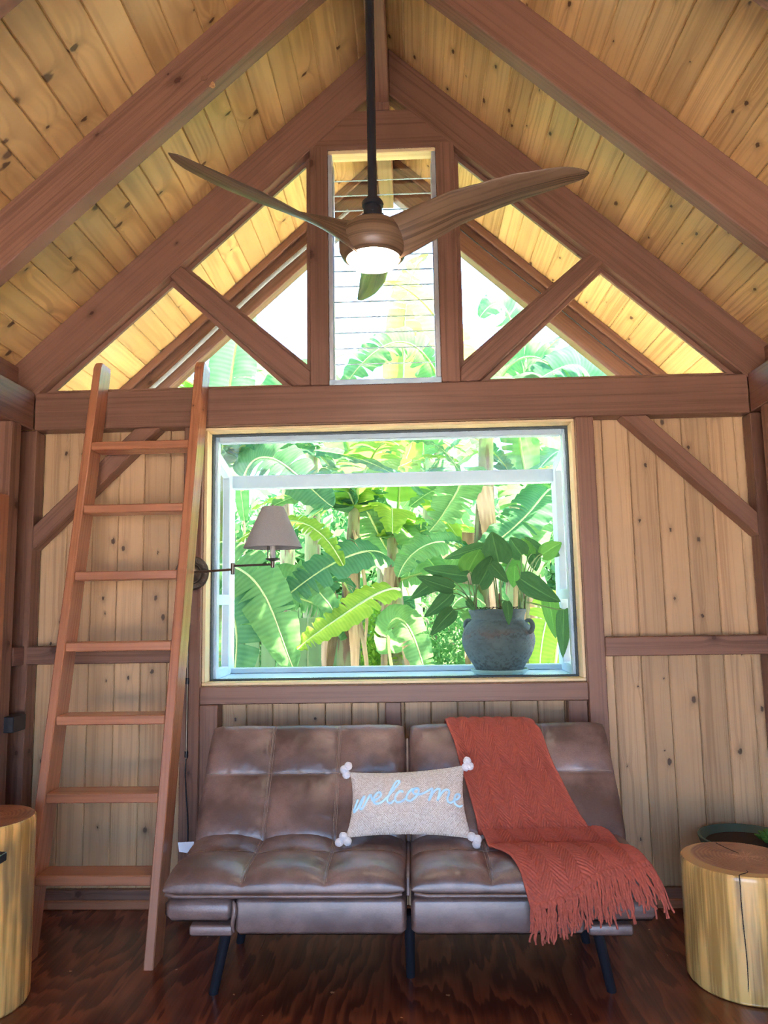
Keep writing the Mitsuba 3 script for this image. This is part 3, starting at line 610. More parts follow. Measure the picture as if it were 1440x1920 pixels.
LQ = [0, .229, .302, .475, .636, .786, .964, 1.034, 1.114, 1.165, 1.221]; LXs = [.132, .140, .165, .202, .236, .257, .288, .332, .357, .368, .382]
RQ = [0, .233, .259, .365, .446, .552, .626, .777, .949, 1.089]; RXs = [.500, .517, .534, .556, .583, .614, .643, .743, .783, .807]
BS = [0, .26, .44, .5, .79, 1.0]; BQ = [1.221, 1.195, 1.156, 1.136, 1.109, 1.089]      # lower hem
mat('coral_yarn', rough=0.95, fn=lambda p, n, uv: mix((0.32, 0.064, 0.038), (0.46, 0.104, 0.062), fbm(mi.Float(p.x) * 160, mi.Float(p.y) * 160, mi.Float(p.z) * 160, 2)), sheen=0.3)
def throw_at(s, t, lift):
    s, t = np.broadcast_arrays(np.asarray(s, float), np.asarray(t, float))
    xl = np.interp(t, np.array(LQ) / LQ[-1], LXs); xr = np.interp(t, np.array(RQ) / RQ[-1], RXs)
    ql = np.interp(t, np.array(LQ) / LQ[-1], LQ)
    q = t * np.interp(s, BS, BQ)
    x = xl + (xr - xl) * s
    wob = .006 * np.sin(7 * s * 3.1 + 3 * t) * np.sin(9 * t + 2 * s)
    h = lift + np.abs(wob)
    return np.stack([x, np.interp(q, TQ, TY) + h * np.interp(q, TQ, TNY), np.interp(q, TQ, TZ) + h * np.interp(q, TQ, TNZ)], -1)
ns, nt = 330, 560
S, Tt = np.meshgrid(np.linspace(0, 1, ns), np.linspace(0, 1, nt), indexing='ij')
colf = S * 4.5; colp = np.abs(colf - np.floor(colf) - .5) * 2          # zigzag columns
ph = Tt * 74 + 4.2 * colp
ridge = np.abs(np.sin(np.pi * ph)) ** .6
cord = .25 * np.abs(np.sin(np.pi * (S * 84)))
edge = np.minimum(1, 14 * np.minimum(np.minimum(S, 1 - S), np.minimum(Tt, 1 - Tt)) + .3)
A = throw_at(S, Tt, (.0085 * ridge - .003 * (np.abs(colp - .5) > .47)) * edge + .0012 * cord + .003).reshape(-1, 3); B = throw_at(S, Tt, -.004).reshape(-1, 3)
q = grid_faces(ns, nt)
put(K + '__knit', (np.vstack([A, B]), np.vstack([tri(q), tri(q[:, ::-1]) + len(A)])), 'coral_yarn', smooth=True)
del A, B
def edge_roll(s, t, key): put(nm(key), tube(throw_at(s, t, .002), .0055, 6), 'coral_yarn', smooth=True)
tt = np.linspace(0, 1, 160)
edge_roll(tt * 0 + .003, tt, K + '__selvedge'); edge_roll(tt * 0 + .997, tt, K + '__selvedge')
NTS = 30
for i in range(NTS):
    s = (i + .5) / NTS + rnd.uniform(-.006, .006)
    p = throw_at(s, 1.0, .004); p1 = throw_at(s, .985, .004); d = (p - p1); d /= np.linalg.norm(d)
    parts = [tube([p - d * .006, p + d * .002, p + d * .014], [.006, .0105, .0085], 8)]
    ln = .115 + rnd.uniform(-.014, .012)
    q0 = np.interp(s, BS, BQ)
    for k in range(6):
        a = rnd.uniform(-1, 1); w = rnd.uniform(.6, 1.15)
        pts = []
        for m in range(7):
            f = m / 6
            qq = q0 + f * ln * w * (1 if s < .55 else 1.12)
            x = p[0] + a * .017 * f ** .7 + (.045 * max(0, s - .35) ** 1.2 * f * 1.6) + .004 * math.sin(5 * f + 9 * a) + .004 * rnd.uniform(-1, 1)
            off = .006 + .010 * abs(math.sin(2.1 * k)) * f + .004 * rnd.random()
            y, z = np.interp(qq, TQ, TY) + off * np.interp(qq, TQ, TNY), np.interp(qq, TQ, TZ) + off * np.interp(qq, TQ, TNZ)
            over = max(0.0, x - .822)                       # past the end of the seat the yarn hangs down
            if over > 0: z -= over * 1.5
            pts.append((x, y, z))
        parts.append(tube(spline(pts, 14), .0036, 6))
    put(nm(K + '__tassel'), cat(parts), 'coral_yarn', smooth=True)
lab(K, 'coral red herringbone knitted throw with a fringe draped over the sofa', 'throw')

# ---------------------------------------------------------------- log stools
def bark_fn(p, n, uv):
    th, z = mi.Float(uv.x), mi.Float(p.z)
    g = fbm(th * 34, z * 1.8, 2.0, 4); f = noise(th * 160, z * 6, 5.0); b = fbm(th * 8, z * 4, 11.0)
    c = mix((0.80, 0.46, 0.135), (0.40, 0.205, 0.055), smoothstep(0.35, 0.65, g))
    c = mix(c, (0.25, 0.17, 0.08), smoothstep(0.5, 0.68, b) * 0.8)
    return mix(c, (0.84, 0.52, 0.18), smoothstep(0.5, 0.9, f) * 0.3)
mat('peeled_log', rough=0.25, fn=bark_fn, specular=0.5, clearcoat=0.5, clearcoat_gloss=0.8)
def rings_fn(p, n, uv):
    x, y = mi.Float(uv.x), mi.Float(uv.y)
    r = dr.sqrt(x * x + y * y + 1e-8); w = fbm(x * 9, y * 9, 3.0)
    g = 0.5 + 0.5 * dr.sin(r * 430 + 14 * w)
    c = mix((0.36, 0.155, 0.070), (0.22, 0.088, 0.044), 0.55 * g + 0.5 * w)
    rad = noise(dr.atan2(y, x) * 14, r * 6, 1.0)
    c = mix(c, (0.50, 0.26, 0.13), smoothstep(0.65, 0.9, rad) * smoothstep(0.09, 0.02, r))
    c = mix(c, (0.17, 0.075, 0.05), smoothstep(0.45, 0.7, fbm(x * 14 + 5, y * 14, 7.0)) * 0.5)
    return mix(c, (0.48, 0.27, 0.09), smoothstep(0.185, 0.2, r))
mat('log_end', rough=0.22, fn=rings_fn, specular=0.5, clearcoat=0.6, clearcoat_gloss=0.85)
mat('crack', (0.05, 0.022, 0.012), 0.7)
def log(key, cx, cy, r, h, seed, label, cracks):
    n = 128; th = np.pi / 2 + np.arange(n) * 2 * np.pi / n
    R = r * (1 + .03 * (meshkit.noise(np.stack([np.cos(th) * 1.6 + seed, np.sin(th) * 1.6, th * 0], -1)) - .5) + .012 * (meshkit.noise(np.stack([np.cos(th) * 6 + seed, np.sin(th) * 6, th * 0 + 4], -1)) - .5))
    prof = [(.965, 0), (1.0, .012), (1.005, .06), (1.0, .3 * h), (.995, .7 * h), (.995, h - .02), (.985, h - .008), (.965, h - .0015)]
    zs = np.array([p[1] for p in prof]); fs = np.array([p[0] for p in prof])
    V = np.stack([cx + fs[:, None] * R * np.cos(th), cy + fs[:, None] * R * np.sin(th), np.repeat(zs[:, None], n, 1)], -1).reshape(-1, 3)
    uv = np.stack([np.tile(th * r, len(prof)), np.repeat(zs, n)], 1)
    put(key + '__log', (V, np.vstack([tri(grid_faces(len(prof), n, True)), [[0, j, j + 1] for j in range(1, n - 1)]])), 'peeled_log', smooth=True, uv=uv)
    f = np.array([.965, .93, .7, .4, .15]); zz = np.array([h - .0015, h, h, h, h])
    V = np.stack([cx + f[:, None] * R * np.cos(th), cy + f[:, None] * R * np.sin(th), np.repeat(zz[:, None], n, 1)], -1).reshape(-1, 3)
    V = np.vstack([V, [(cx, cy, h)]]); m = len(V) - 1
    k = np.arange(n); last = (len(f) - 1) * n
    F = np.vstack([tri(grid_faces(len(f), n, True)), np.stack([last + k, last + (k + 1) % n, k * 0 + m], 1)])
    put(key + '__end_grain', (V, F), 'log_end', smooth=True, uv=V[:, :2] - [cx + .15 * r, cy + .1 * r], label='reddish brown ringed end grain')
    for c in cracks: put(nm(key + '__crack'), tube(spline(c, 24), .0017, 6), 'crack', smooth=True)
    lab(key, label, 'stool')
CX, CY, R0 = 1.215, 3.045, .213
side = lambda a, z, k=1.0: (CX + R0 * k * math.cos(a), CY + R0 * k * math.sin(a), z)
log('log_stool', CX, CY, R0, .43, 3.0, 'short polished log stool at the right end of the sofa', [
    [side(-1.96, .05, .992), side(-1.95, .2, .996), side(-1.97, .35, .994), side(-1.97, .424, .985), side(-1.97, .430, .93), side(-1.85, .4300, .8), side(-1.8, .4300, .66)],
    [(1.20, 3.23, .4300), (1.215, 3.16, .4300), (1.235, 3.10, .4300)]])
log('log_stool_001', -1.625, 2.86, .195, .645, 8.0, 'tall polished log stool cut by the left edge of the view', [])

# low green planter behind the right stool
K = 'green_planter'
mat('green_glaze', (0.055, 0.10, 0.07), 0.45); mat('soil', (0.03, 0.02, 0.014), 0.95)
put(K + '__bowl', lathe([(0, 0), (.12, 0), (.13, .01), (.19, .33), (.205, .37), (.207, .378), (.197, .380), (.190, .372), (.17, .345), (0, .345)], 56, (1.435, 3.48, 0)), 'green_glaze', smooth=35)
put(K + '__soil', lathe([(.182, .35), (.10, .358), (0, .36)], 32, (1.435, 3.48, 0)), 'soil', smooth=True)
mat('succulent', (0.07, 0.19, 0.035), 0.5)
for i in range(34):
    a = i * 2.39996; rr = .058 * math.sqrt(i / 34); tilt = .25 + 1.0 * i / 34
    d = np.array([math.cos(a) * math.sin(tilt), math.sin(a) * math.sin(tilt), math.cos(tilt)])
    o = np.array([1.515, 3.44, .365]); L = .055 + .025 * i / 34
    side_ = np.cross(d, [0, 0, 1.0]); side_ /= np.linalg.norm(side_); up = np.cross(side_, d)
    V, F = [], []
    pts = [o + d * .004, o + d * L * .6 + side_ * .020 + up * .006, o + d * L * .6 - side_ * .020 + up * .006, o + d * L * .6 + up * -.010, o + d * L * .6 + up * .016, o + d * L]
    put(nm(K + '__leaf'), hull(pts), 'succulent')
lab(K, 'low dark green planter behind the right log stool with a succulent', 'planter')
# dark furniture cut by the left edge
structure('corner_shelf', box(-1.985, -1.845, 3.485, 3.60, .85, .922, .003), 'black_metal', None, 'black shelf block in the left corner', 'shelf')
labels['corner_shelf'] = {'label': 'black shelf block in the left corner above the tall log stool', 'category': 'shelf'}
K = 'side_table'
put(K + '__top', box(-1.78, -1.297, 1.96, 2.447, .624, .651, .003), 'black_metal')
for x in (-1.75, -1.33):
    for y in (1.99, 2.30): put(nm(K + '__leg'), box(x - .0125, x + .0125, y - .0125, y + .0125, 0, .623, .002), 'black_metal')
lab(K, 'black table whose corner shows before the tall log stool', 'table')

# ---------------------------------------------------------------- potted plant on the window sill
PX, PY = .444, 4.03
mat('pale_saucer', (0.30, 0.46, 0.39), 0.35)
put('plant_saucer', lathe([(0, 1.0365), (.120, 1.0365), (.135, 1.044), (.136, 1.050), (.143, 1.052), (.149, 1.062), (.149, 1.066), (.144, 1.067), (.138, 1.057), (.125, 1.0535), (0, 1.053)], 64, (PX, PY, 0)), 'pale_saucer', smooth=35,
    label='pale green saucer under the plant pot on the window sill', cat='saucer')
K = 'potted_plant'
def pot_fn(p, n, uv):
    x, y, z = mi.Float(p.x), mi.Float(p.y), mi.Float(p.z)
    m = fbm(x * 26, y * 26, z * 30, 4); s = fbm(x * 80, y * 80, z * 80, 3)
    c = mix((0.052, 0.082, 0.080), (0.088, 0.135, 0.128), m)
    band = dr.exp(-dr.square((z - 1.245) / 0.022))
    low = smoothstep(1.22, 1.06, z)
    c = mix(c, (0.030, 0.040, 0.038), smoothstep(0.5, 0.62, s) * (0.25 + 0.45 * low + 0.4 * band))
    return mix(c, (0.11, 0.065, 0.05), band * smoothstep(0.45, 0.6, m) * 0.6)
mat('aged_pot', rough=0.8, fn=pot_fn, bump=lambda p, n, uv: fbm(mi.Float(p.x) * 70, mi.Float(p.y) * 70, mi.Float(p.z) * 70, 3), bscale=0.003)
prof = [(0, 1.056), (.112, 1.056), (.120, 1.060), (.135, 1.085), (.158, 1.12), (.178, 1.16), (.189, 1.20), (.190, 1.225), (.184, 1.255), (.170, 1.285), (.150, 1.306), (.140, 1.316), (.138, 1.326), (.142, 1.345), (.151, 1.362), (.152, 1.370), (.147, 1.374), (.138, 1.370), (.128, 1.345), (.125, 1.33), (0, 1.33)]
rr = spline([(p[0], p[1]) for p in prof[1:13]], 40)
put(K + '__pot', lathe([prof[0]] + [tuple(p) for p in rr] + prof[13:], 72, (PX, PY, 0)), 'aged_pot', smooth=40, label='weathered blue grey round pot')
for a in (-38, 142):
    a = math.radians(a); d = np.array([math.cos(a), math.sin(a), 0]); e = np.array([-d[1], d[0], 0]); o = np.array([PX, PY, 0])
    put(nm(K + '__lug'), tube(spline([o + d * .168 + e * .0 + (0, 0, 1.312), o + d * .196 + (0, 0, 1.310), o + d * .206 + (0, 0, 1.285), o + d * .197 + (0, 0, 1.262), o + d * .180 + (0, 0, 1.255)], 14), [.008, .010, .011, .012, .012, .012, .012, .012, .012, .012, .012, .011, .010, .008], 10), 'aged_pot', smooth=True)
put(K + '__soil', lathe([(.128, 1.352), (.06, 1.366), (0, 1.37)], 32, (PX, PY, 0)), 'soil', smooth=True)
def leaf_bsdf(key, base, trans=0.5, rough=0.35):
    scene[key] = {'type': 'principledthin', 'base_color': base if isinstance(base, dict) else {'type': 'rgb', 'value': list(base)}, 'roughness': rough, 'diff_trans': trans, 'eta': 1.4}
    return key
leaf_bsdf('glossy_leaf', proc(lambda p, n, uv: mix((0.050, 0.140, 0.050), (0.12, 0.27, 0.09), dr.exp(-dr.square(mi.Float(uv.y) / 0.05)) * 0.8 + 0.4 * fbm(mi.Float(uv.x) * 6 + mi.Float(p.x) * 7, mi.Float(uv.y) * 9, 1.0))), 0.55, 0.3)
leaf_bsdf('young_leaf', proc(lambda p, n, uv: mix((0.10, 0.27, 0.055), (0.19, 0.42, 0.10), dr.exp(-dr.square(mi.Float(uv.y) / 0.05)) * 0.8 + 0.4 * fbm(mi.Float(uv.x) * 6 + mi.Float(p.x) * 7, mi.Float(uv.y) * 9, 1.0))), 0.9, 0.35)
mat('petiole', (0.13, 0.22, 0.06), 0.45); mat('crown_stem', (0.15, 0.085, 0.04), 0.7)
PL = [((.448, 3.93, 1.617), (.419, 3.95, 1.781), .132, .45, 2, 'g'), ((.292, 3.92, 1.576), (.356, 3.95, 1.692), .127, .3, 1, 'y'), ((.34, 3.88, 1.5), (.427, 3.93, 1.656), .1, .35, 1, 'g'),
      ((.283, 3.97, 1.548), (.052, 4.02, 1.59), .077, .2, 1, 'g'), ((.208, 3.9, 1.48), (.02, 3.88, 1.547), .064, .25, 1, 'g'), ((.158, 4.0, 1.543), (-.018, 3.98, 1.438), .071, .3, 1, 'g'),
      ((.205, 3.94, 1.459), (.064, 3.86, 1.341), .071, .3, 1, 'g'), ((.207, 3.9, 1.376), (.087, 3.82, 1.258), .071, .3, 1, 'g'), ((.395, 4.08, 1.709), (.172, 4.1, 1.652), .06, .3, 2, 'g'),
      ((.582, 4.02, 1.656), (.522, 4.06, 1.757), .092, .3, 3, 'g'), ((.648, 4.1, 1.666), (.6, 4.12, 1.759), .061, .3, 3, 'y'), ((.702, 4.12, 1.666), (.616, 4.12, 1.763), .055, .3, 3, 'g'),
      ((.695, 4.05, 1.659), (.796, 4.03, 1.722), .08, .3, 3, 'y'), ((.75, 4.12, 1.68), (.795, 4.1, 1.652), .046, .3, 3, 'g'), ((.662, 4.14, 1.672), (.678, 4.14, 1.574), .066, .2, 3, 'g'),
      ((.4, 3.86, 1.603), (.477, 3.82, 1.509), .058, .4, 2, 'g'), ((.552, 3.9, 1.528), (.735, 3.84, 1.402), .098, .45, 3, 'g'), ((.55, 3.94, 1.522), (.612, 3.92, 1.472), .038, .2, 3, 'y'),
      ((.728, 4.1, 1.447), (.758, 4.12, 1.208), .077, .15, 3, 'y'), ((.785, 4.0, 1.367), (.766, 3.98, 1.12), .066, .2, 3, 'g'), ((.471, 3.82, 1.413), (.475, 3.79, 1.298), .044, .3, 2, 'g'),
      ((.279, 3.94, 1.423), (.311, 3.9, 1.371), .034, .2, 1, 'g'), ((.565, 4.16, 1.628), (.553, 4.17, 1.487), .084, .2, 3, 'y'), ((.581, 4.12, 1.663), (.489, 4.12, 1.604), .069, .2, 2, 'y'), ((.406, 4.1, 1.628), (.341, 4.1, 1.566), .069, .2, 1, 'g')]
CR = {1: np.array([.325, 4.0, 1.385]), 2: np.array([.452, 3.99, 1.405]), 3: np.array([.572, 4.0, 1.405])}
def heart_leaf(b, t, w, curl, tw):
    b, t = np.array(b, float), np.array(t, float); ax = t - b; L = np.linalg.norm(ax); ax /= L
    view = np.array([-.1, -.95, -.05]); view = view - ax * (view @ ax); view /= np.linalg.norm(view)
    sd = np.cross(ax, view); nn = view
    c, s_ = math.cos(tw), math.sin(tw); sd, nn = sd * c + nn * s_, nn * c - sd * s_
    n, m = 26, 13
    V, UV = [], []
    for i in range(n):
        s = i / (n - 1)
        hw = w * .61 * (math.sin(math.pi * min(1, (s * .93 + .07)) ** .62) ** .75 if s < 1 else 0) * (1.0 if s > .12 else .75 + 2.1 * s)
        arch = curl * L * .55 * s * (1 - s)
        for j in range(m):
            k = 2 * j / (m - 1) - 1
            back = -.16 * w * (abs(k) ** 1.5) * max(0, 1 - s / .22)          # heart lobes behind the stalk
            z = arch - .38 * abs(k) * hw * (1 - .35 * abs(k)) - .10 * L * s ** 3 + .02 * w * math.sin(9 * s + 3 * k) * abs(k)
            V.append(b + ax * (s * L + back) + sd * hw * k + nn * z); UV.append((s + tw, k))
    return np.array(V), tri(grid_faces(n, m)), np.array(UV)
for i, (b, t, w, curl, cr, ty) in enumerate(PL):
    V, F, U = heart_leaf(b, t, w, curl, .35 * math.sin(i * 2.3))
    k = nm(K + '__leaf'); put(k, (V, F), 'glossy_leaf' if ty == 'g' else 'young_leaf', smooth=True, uv=U)
    b, t = np.array(b), np.array(t); c = CR[cr] + np.array([rnd.uniform(-.02, .02), rnd.uniform(-.02, .02), 0]); mid = (b + c) / 2 + np.array([0, 0, .05 * np.linalg.norm(b - c)]) + (b - c) * np.array([-.12, 0, .1])
    put(k + '__stalk', tube(spline([c - (0, 0, .03), c, mid, b], 18), np.linspace(.0052, .0026, 18), 7), 'petiole', smooth=True)
for c in CR.values():
    put(nm(K + '__stem'), tube([c - (0, 0, .06), c - (.004, 0, .0), c + (.005, 0, .05)], [.014, .013, .008], 10), 'crown_stem', smooth=True)
for i in range(14):
    a = i * 2.4; p = np.array([PX + .09 * math.cos(a), PY + .09 * math.sin(a), 1.372]); 
    put(nm(K + '__root'), tube(spline([p, p + (.02 * math.cos(3 * a), .02 * math.sin(2 * a), .012), p + (.05 * math.cos(a + 2), .04 * math.sin(a + 2), .002)], 10), .0016, 5), 'soil', smooth=True)
lab(K, 'broad leaved green plant in a weathered blue grey pot on the window sill', 'plant')

# ---------------------------------------------------------------- the garden
GZ = -.35
structure('ground', box(-40, 40, 3.9, 60, GZ - .3, GZ, .01), mat('ground_soil', rough=0.95, fn=lambda p, n, uv: mix((0.38, 0.40, 0.28), (0.54, 0.50, 0.42), fbm(mi.Float(p.x) * 1.3, mi.Float(p.y) * 1.3, 0.0, 4))), None, 'garden ground of grass and dry leaves beyond the window', 'ground')
structure('ground_001', box(-40, 40, -40, 3.899, GZ - .3, GZ, .01), mat('pale_gravel', (0.46, 0.45, 0.45), 0.9), None, 'pale gravel yard around and behind the cabin', 'ground')
# conduit under the left barge rafter, cable under the right one
mat('conduit', (0.30, 0.34, 0.35), 0.5)
yq = 4.622
cl = [(x, yq, zl(x) + .10 + .012 * math.sin(5 * x)) for x in np.linspace(XC - .25, XC - 2.1, 24)]
put('wiring_conduit', tube(spline(cl, 60), .013, 10), 'conduit', smooth=True, label='grey conduit clipped along the left barge rafter outside', cat='conduit')
cl = [(x, yq, zl(x) + .135 + .004 * math.sin(9 * x)) for x in np.linspace(XC + .3, XC + 2.1, 24)]
put('eave_cable', tube(spline(cl, 60), .004, 6), 'dark_rubber', smooth=True, label='thin dark cable clipped along the right barge rafter outside', cat='cable')
for side, sn in ((-1, 'left'), (1, 'right')):
    xa, xb = XC + side * .05, XC + side * 2.2
    poly = [(xa, zc(xa) - .066), (xb, zc(xb) - .066), (xb, zc(xb) - .004), (xa, zc(xa) - .004)]
    structure(nm('eave_trim'), xz(poly if side > 0 else poly[::-1], 4.595, 4.618, .003), 'timber', (side, 0, -SL), f'light brown trim strip at the end of the {sn} eave boards', 'trim')

# fence
mat('fence_paint', rough=0.7, fn=lambda p, n, uv: mix((0.13, 0.24, 0.09), (0.10, 0.18, 0.07), noise(mi.Float(p.x) * 30, mi.Float(p.z) * 2, 1.0)))
K = 'picket_fence'
x = -4.2
while x < 4.2:
    if not (.0 < x < .55):
        put(nm(K + '__picket'), xz([(x, GZ), (x + .135, GZ), (x + .135, 1.30), (x, 1.30)], 7.28, 7.30, .003), 'fence_paint')
    x += .152
for z in (-.1, 1.05):
    for x0, x1 in ((-4.2, .0), (.55, 4.3)): put(nm(K + '__rail'), box(x0, x1, 7.305, 7.34, z, z + .09, .003), 'fence_paint')
for x in (-1.15, -.2, .75, 2.2): put(nm(K + '__post'), box(x - .045, x + .045, 7.342, 7.43, GZ, 1.4, .004), 'fence_paint')
lab(K, 'green painted picket fence behind the banana plants', 'fence')

# banana plants
def bl_fn(lo, hi):
    return proc(lambda p, n, uv: mix(lo, hi, 0.35 * dr.sin(mi.Float(uv.x) * 210) * 0.5 + 0.5 * noise(mi.Float(uv.x) * 9, mi.Float(uv.y) * 3, mi.Float(p.z)) + 0.6 * dr.exp(-dr.square(mi.Float(uv.y) / 0.06))))
leaf_bsdf('banana_leaf', bl_fn((0.13, 0.31, 0.11), (0.21, 0.44, 0.17)), 1.0, 0.4)
leaf_bsdf('banana_leaf_dark', bl_fn((0.075, 0.22, 0.10), (0.14, 0.33, 0.16)), 0.7, 0.35)
leaf_bsdf('banana_leaf_yellow', bl_fn((0.23, 0.42, 0.06), (0.36, 0.54, 0.10)), 1.2, 0.4)
mat('leaf_midrib', (0.42, 0.55, 0.22), 0.5)
BL = ['banana_leaf', 'banana_leaf', 'banana_leaf_dark', 'banana_leaf_yellow']
mat('banana_stem', rough=0.7, fn=lambda p, n, uv: mix(mix((0.26, 0.27, 0.15), (0.11, 0.17, 0.06), noise(mi.Float(p.x) * 20, mi.Float(p.y) * 20, mi.Float(p.z) * 1.6)), (0.12, 0.08, 0.05), smoothstep(0.52, 0.68, fbm(mi.Float(p.x) * 26, mi.Float(p.y) * 26, mi.Float(p.z) * 3.5, 3))))
mat('dry_sheath', rough=0.9, fn=lambda p, n, uv: mix((0.46, 0.36, 0.24), (0.22, 0.15, 0.09), noise(mi.Float(p.x) * 60, mi.Float(p.y) * 60, mi.Float(p.z) * 4)))
R2 = random.Random(11)
def banana_leaf(path, width, tears=9, seed=0, roll=0.0, up=(0.0, -.25, 1.0)):
    r = random.Random(seed)
    n = 46; C = spline(path, n); t = np.gradient(C, axis=0); t /= np.linalg.norm(t, axis=1, keepdims=True)
    up = np.array(up); V, F, UV = [], [], []
    prof = lambda s: (math.sin(math.pi * min(1, s * .9 + .08) ** .8)) ** .55
    cuts = {+1: sorted(r.sample(range(5, n - 3), tears)), -1: sorted(r.sample(range(5, n - 3), tears))}
    for side in (1, -1):
        edges = [3] + cuts[side] + [n - 1]
        for a, b in zip(edges[:-1], edges[1:]):
            if b - a < 1: continue
            dr_ = r.uniform(-.25, .3); base = len(V); m = 7
            rows = list(range(a, b + 1))
            for i in rows:
                s = i / (n - 1); sd = np.cross(t[i], up); sd /= np.linalg.norm(sd) + 1e-9; nn = np.cross(sd, t[i])
                c, s_ = math.cos(roll), math.sin(roll); sd, nn = sd * c + nn * s_, nn * c - sd * s_
                f = (i - (a + b) / 2) / max(1, (b - a) / 2)
                for j in range(m):
                    k = j / (m - 1); hw = width / 2 * prof(s) * k
                    pull = -f * .10 * width * k * k * (.35 if tears < 4 else .6)
                    h = (.42 + dr_) * hw * (1 - .75 * k) - (.10 + .35 * max(0, dr_)) * hw * k + .012 * math.sin(i * 1.7 + 4 * k) * k
                    V.append(C[i] + sd * hw * side + t[i] * (pull + .10 * hw) + nn * h); UV.append((s * 1.3 + seed % 7, k))
            q = grid_faces(len(rows), m) + base
            F.append(tri(q if side > 0 else q[:, ::-1]))
    return np.array(V), np.vstack(F), np.array(UV), C
def add_leaf(K, path, width, mname, tears, seed, roll=0.0, up=(0.0, -.25, 1.0)):
    V, F, U, C = banana_leaf(path, width, tears, seed, roll, up)
    k = nm(K + '__leaf'); put(k, (V, F), mname, smooth=True, uv=U)
    put(k + '__midrib', tube(C, np.linspace(.015, .004, len(C)), 6), 'leaf_midrib', smooth=True)
def banana(x, y, h, nleaf, L, label, seed, lean=(0, 0), group=None, droop=1.0, dry=3):
    r = random.Random(seed); K = nm('banana_plant')
    top = np.array([x + lean[0], y + lean[1], GZ + h])
    n = 40; zz = np.linspace(0, 1, n); C = np.stack([x + lean[0] * zz ** 1.5, y + lean[1] * zz ** 1.5, GZ + h * zz], 1)
    rad = np.interp(zz, [0, .1, .6, 1], [.125, .11, .085, .045]) * (1 + .05 * np.sin(zz * 23 + seed))
    put(K + '__trunk', tube(C, rad * (.8 + .1 * h), 16), 'banana_stem', smooth=True)
    for i in range(dry):
        a = r.uniform(0, 6.28); z0 = r.uniform(.35, .95) * h; d = np.array([math.cos(a), math.sin(a), 0]); e = np.array([-d[1], d[0], 0])
        c = np.array([x, y, GZ + z0]); w = r.uniform(.05, .10); ln = r.uniform(.5, 1.0) * z0 * .8
        V = []
        for s in np.linspace(0, 1, 9):
            o = c + d * (.10 + .10 * math.sin(2.5 * s)) - np.array([0, 0, ln * s]); ww = w * (1 - .8 * s)
            V += [o - e * ww, o + d * .02, o + e * ww]
        put(nm(K + '__dry_sheath'), (np.array(V), tri(grid_faces(9, 3))), 'dry_sheath', smooth=True)
    a0 = r.uniform(0, 6.28)
    for i in range(nleaf):
        a = a0 + i * 2.4 + r.uniform(-.3, .3); d = np.array([math.cos(a), math.sin(a), 0]); l = L * r.uniform(.75, 1.15)
        el = r.uniform(.15, 1.15) if i % 3 else r.uniform(-.3, .5)
        p = [top - (0, 0, .15), top + d * .06 + (0, 0, .10)]
        for f in (.3, .6, 1.0): p.append(top + d * l * f * (math.cos(el) * .85 + .2) + np.array([0, 0, l * (math.sin(el) * f * 1.1 - droop * .55 * f * f)]))
        add_leaf(K, p, r.uniform(.36, .55), r.choice(BL), r.randint(2, 12), seed * 31 + i, r.uniform(-.3, .3))
    lab(K, label, 'banana plant', group)
    return K
K1 = banana(-1.52, 5.75, 2.9, 6, 1.7, 'banana plant whose trunk stands at the left side of the window', 1, (.05, 0), dry=7)
K2 = banana(-.58, 6.35, 2.6, 6, 1.6, 'banana plant with a trunk right of the lamp shade', 2, (.1, 0), dry=7)
K3 = banana(-.13, 6.8, 2.4, 6, 1.5, 'banana plant with an ochre trunk in the middle of the window', 3, (-.05, .1), dry=7)
K4 = banana(.52, 5.95, 3.2, 6, 1.8, 'banana plant with a pale trunk above the potted plant', 4, (.1, 0), dry=6)
K5 = banana(1.02, 6.6, 2.7, 6, 1.6, 'banana plant at the right side of the window', 5, (0, .1), dry=6)
THICK = ['banana plant in front of the fence, hidden left of the window behind the ladder', 'banana plant beyond the fence at the far left corner of the garden', 'banana plant just behind the fence, left of the lamp shade trunk', 'banana plant behind the fence gap, above the fine leaved shrub', 'banana plant at the fence, hidden right of the window',
         'banana plant in front of the fence, far right of the window', 'tall banana plant three metres behind the fence on the left', 'tall banana plant behind the fence at the far right corner', 'tall banana plant behind the right half of the window, second row', 'banana plant at mid window in the last row but one', 'banana plant at the far left edge of the thicket', 'tall banana plant in the last row, left of mid window',
         'tall banana plant in the last row at the right', 'rearmost banana plant behind mid window', 'rearmost banana plant at the left of the thicket']
for i, (x, y, h, L) in enumerate([(-2.7, 6.2, 3.0, 1.9), (-3.6, 7.6, 3.6, 2.0), (-1.1, 8.3, 3.6, 2.0), (.3, 8.6, 3.2, 2.0), (1.9, 7.6, 3.4, 2.0), (2.7, 6.3, 3.1, 1.9), (-2.2, 8.9, 4.2, 2.2), (3.6, 8.4, 4.0, 2.2), (1.2, 9.4, 4.0, 2.2), (-.4, 9.9, 3.6, 2.2), (-4.6, 9.2, 4.2, 2.3), (-1.8, 10.9, 4.3, 2.3), (2.4, 10.6, 4.2, 2.2), (.6, 11.4, 4.2, 2.3), (-3.2, 11.8, 4.6, 2.4)]):
    banana(x, y, h, 6, L, THICK[i], 20 + i, (R2.uniform(-.2, .2), R2.uniform(-.2, .2)), None, dry=2)
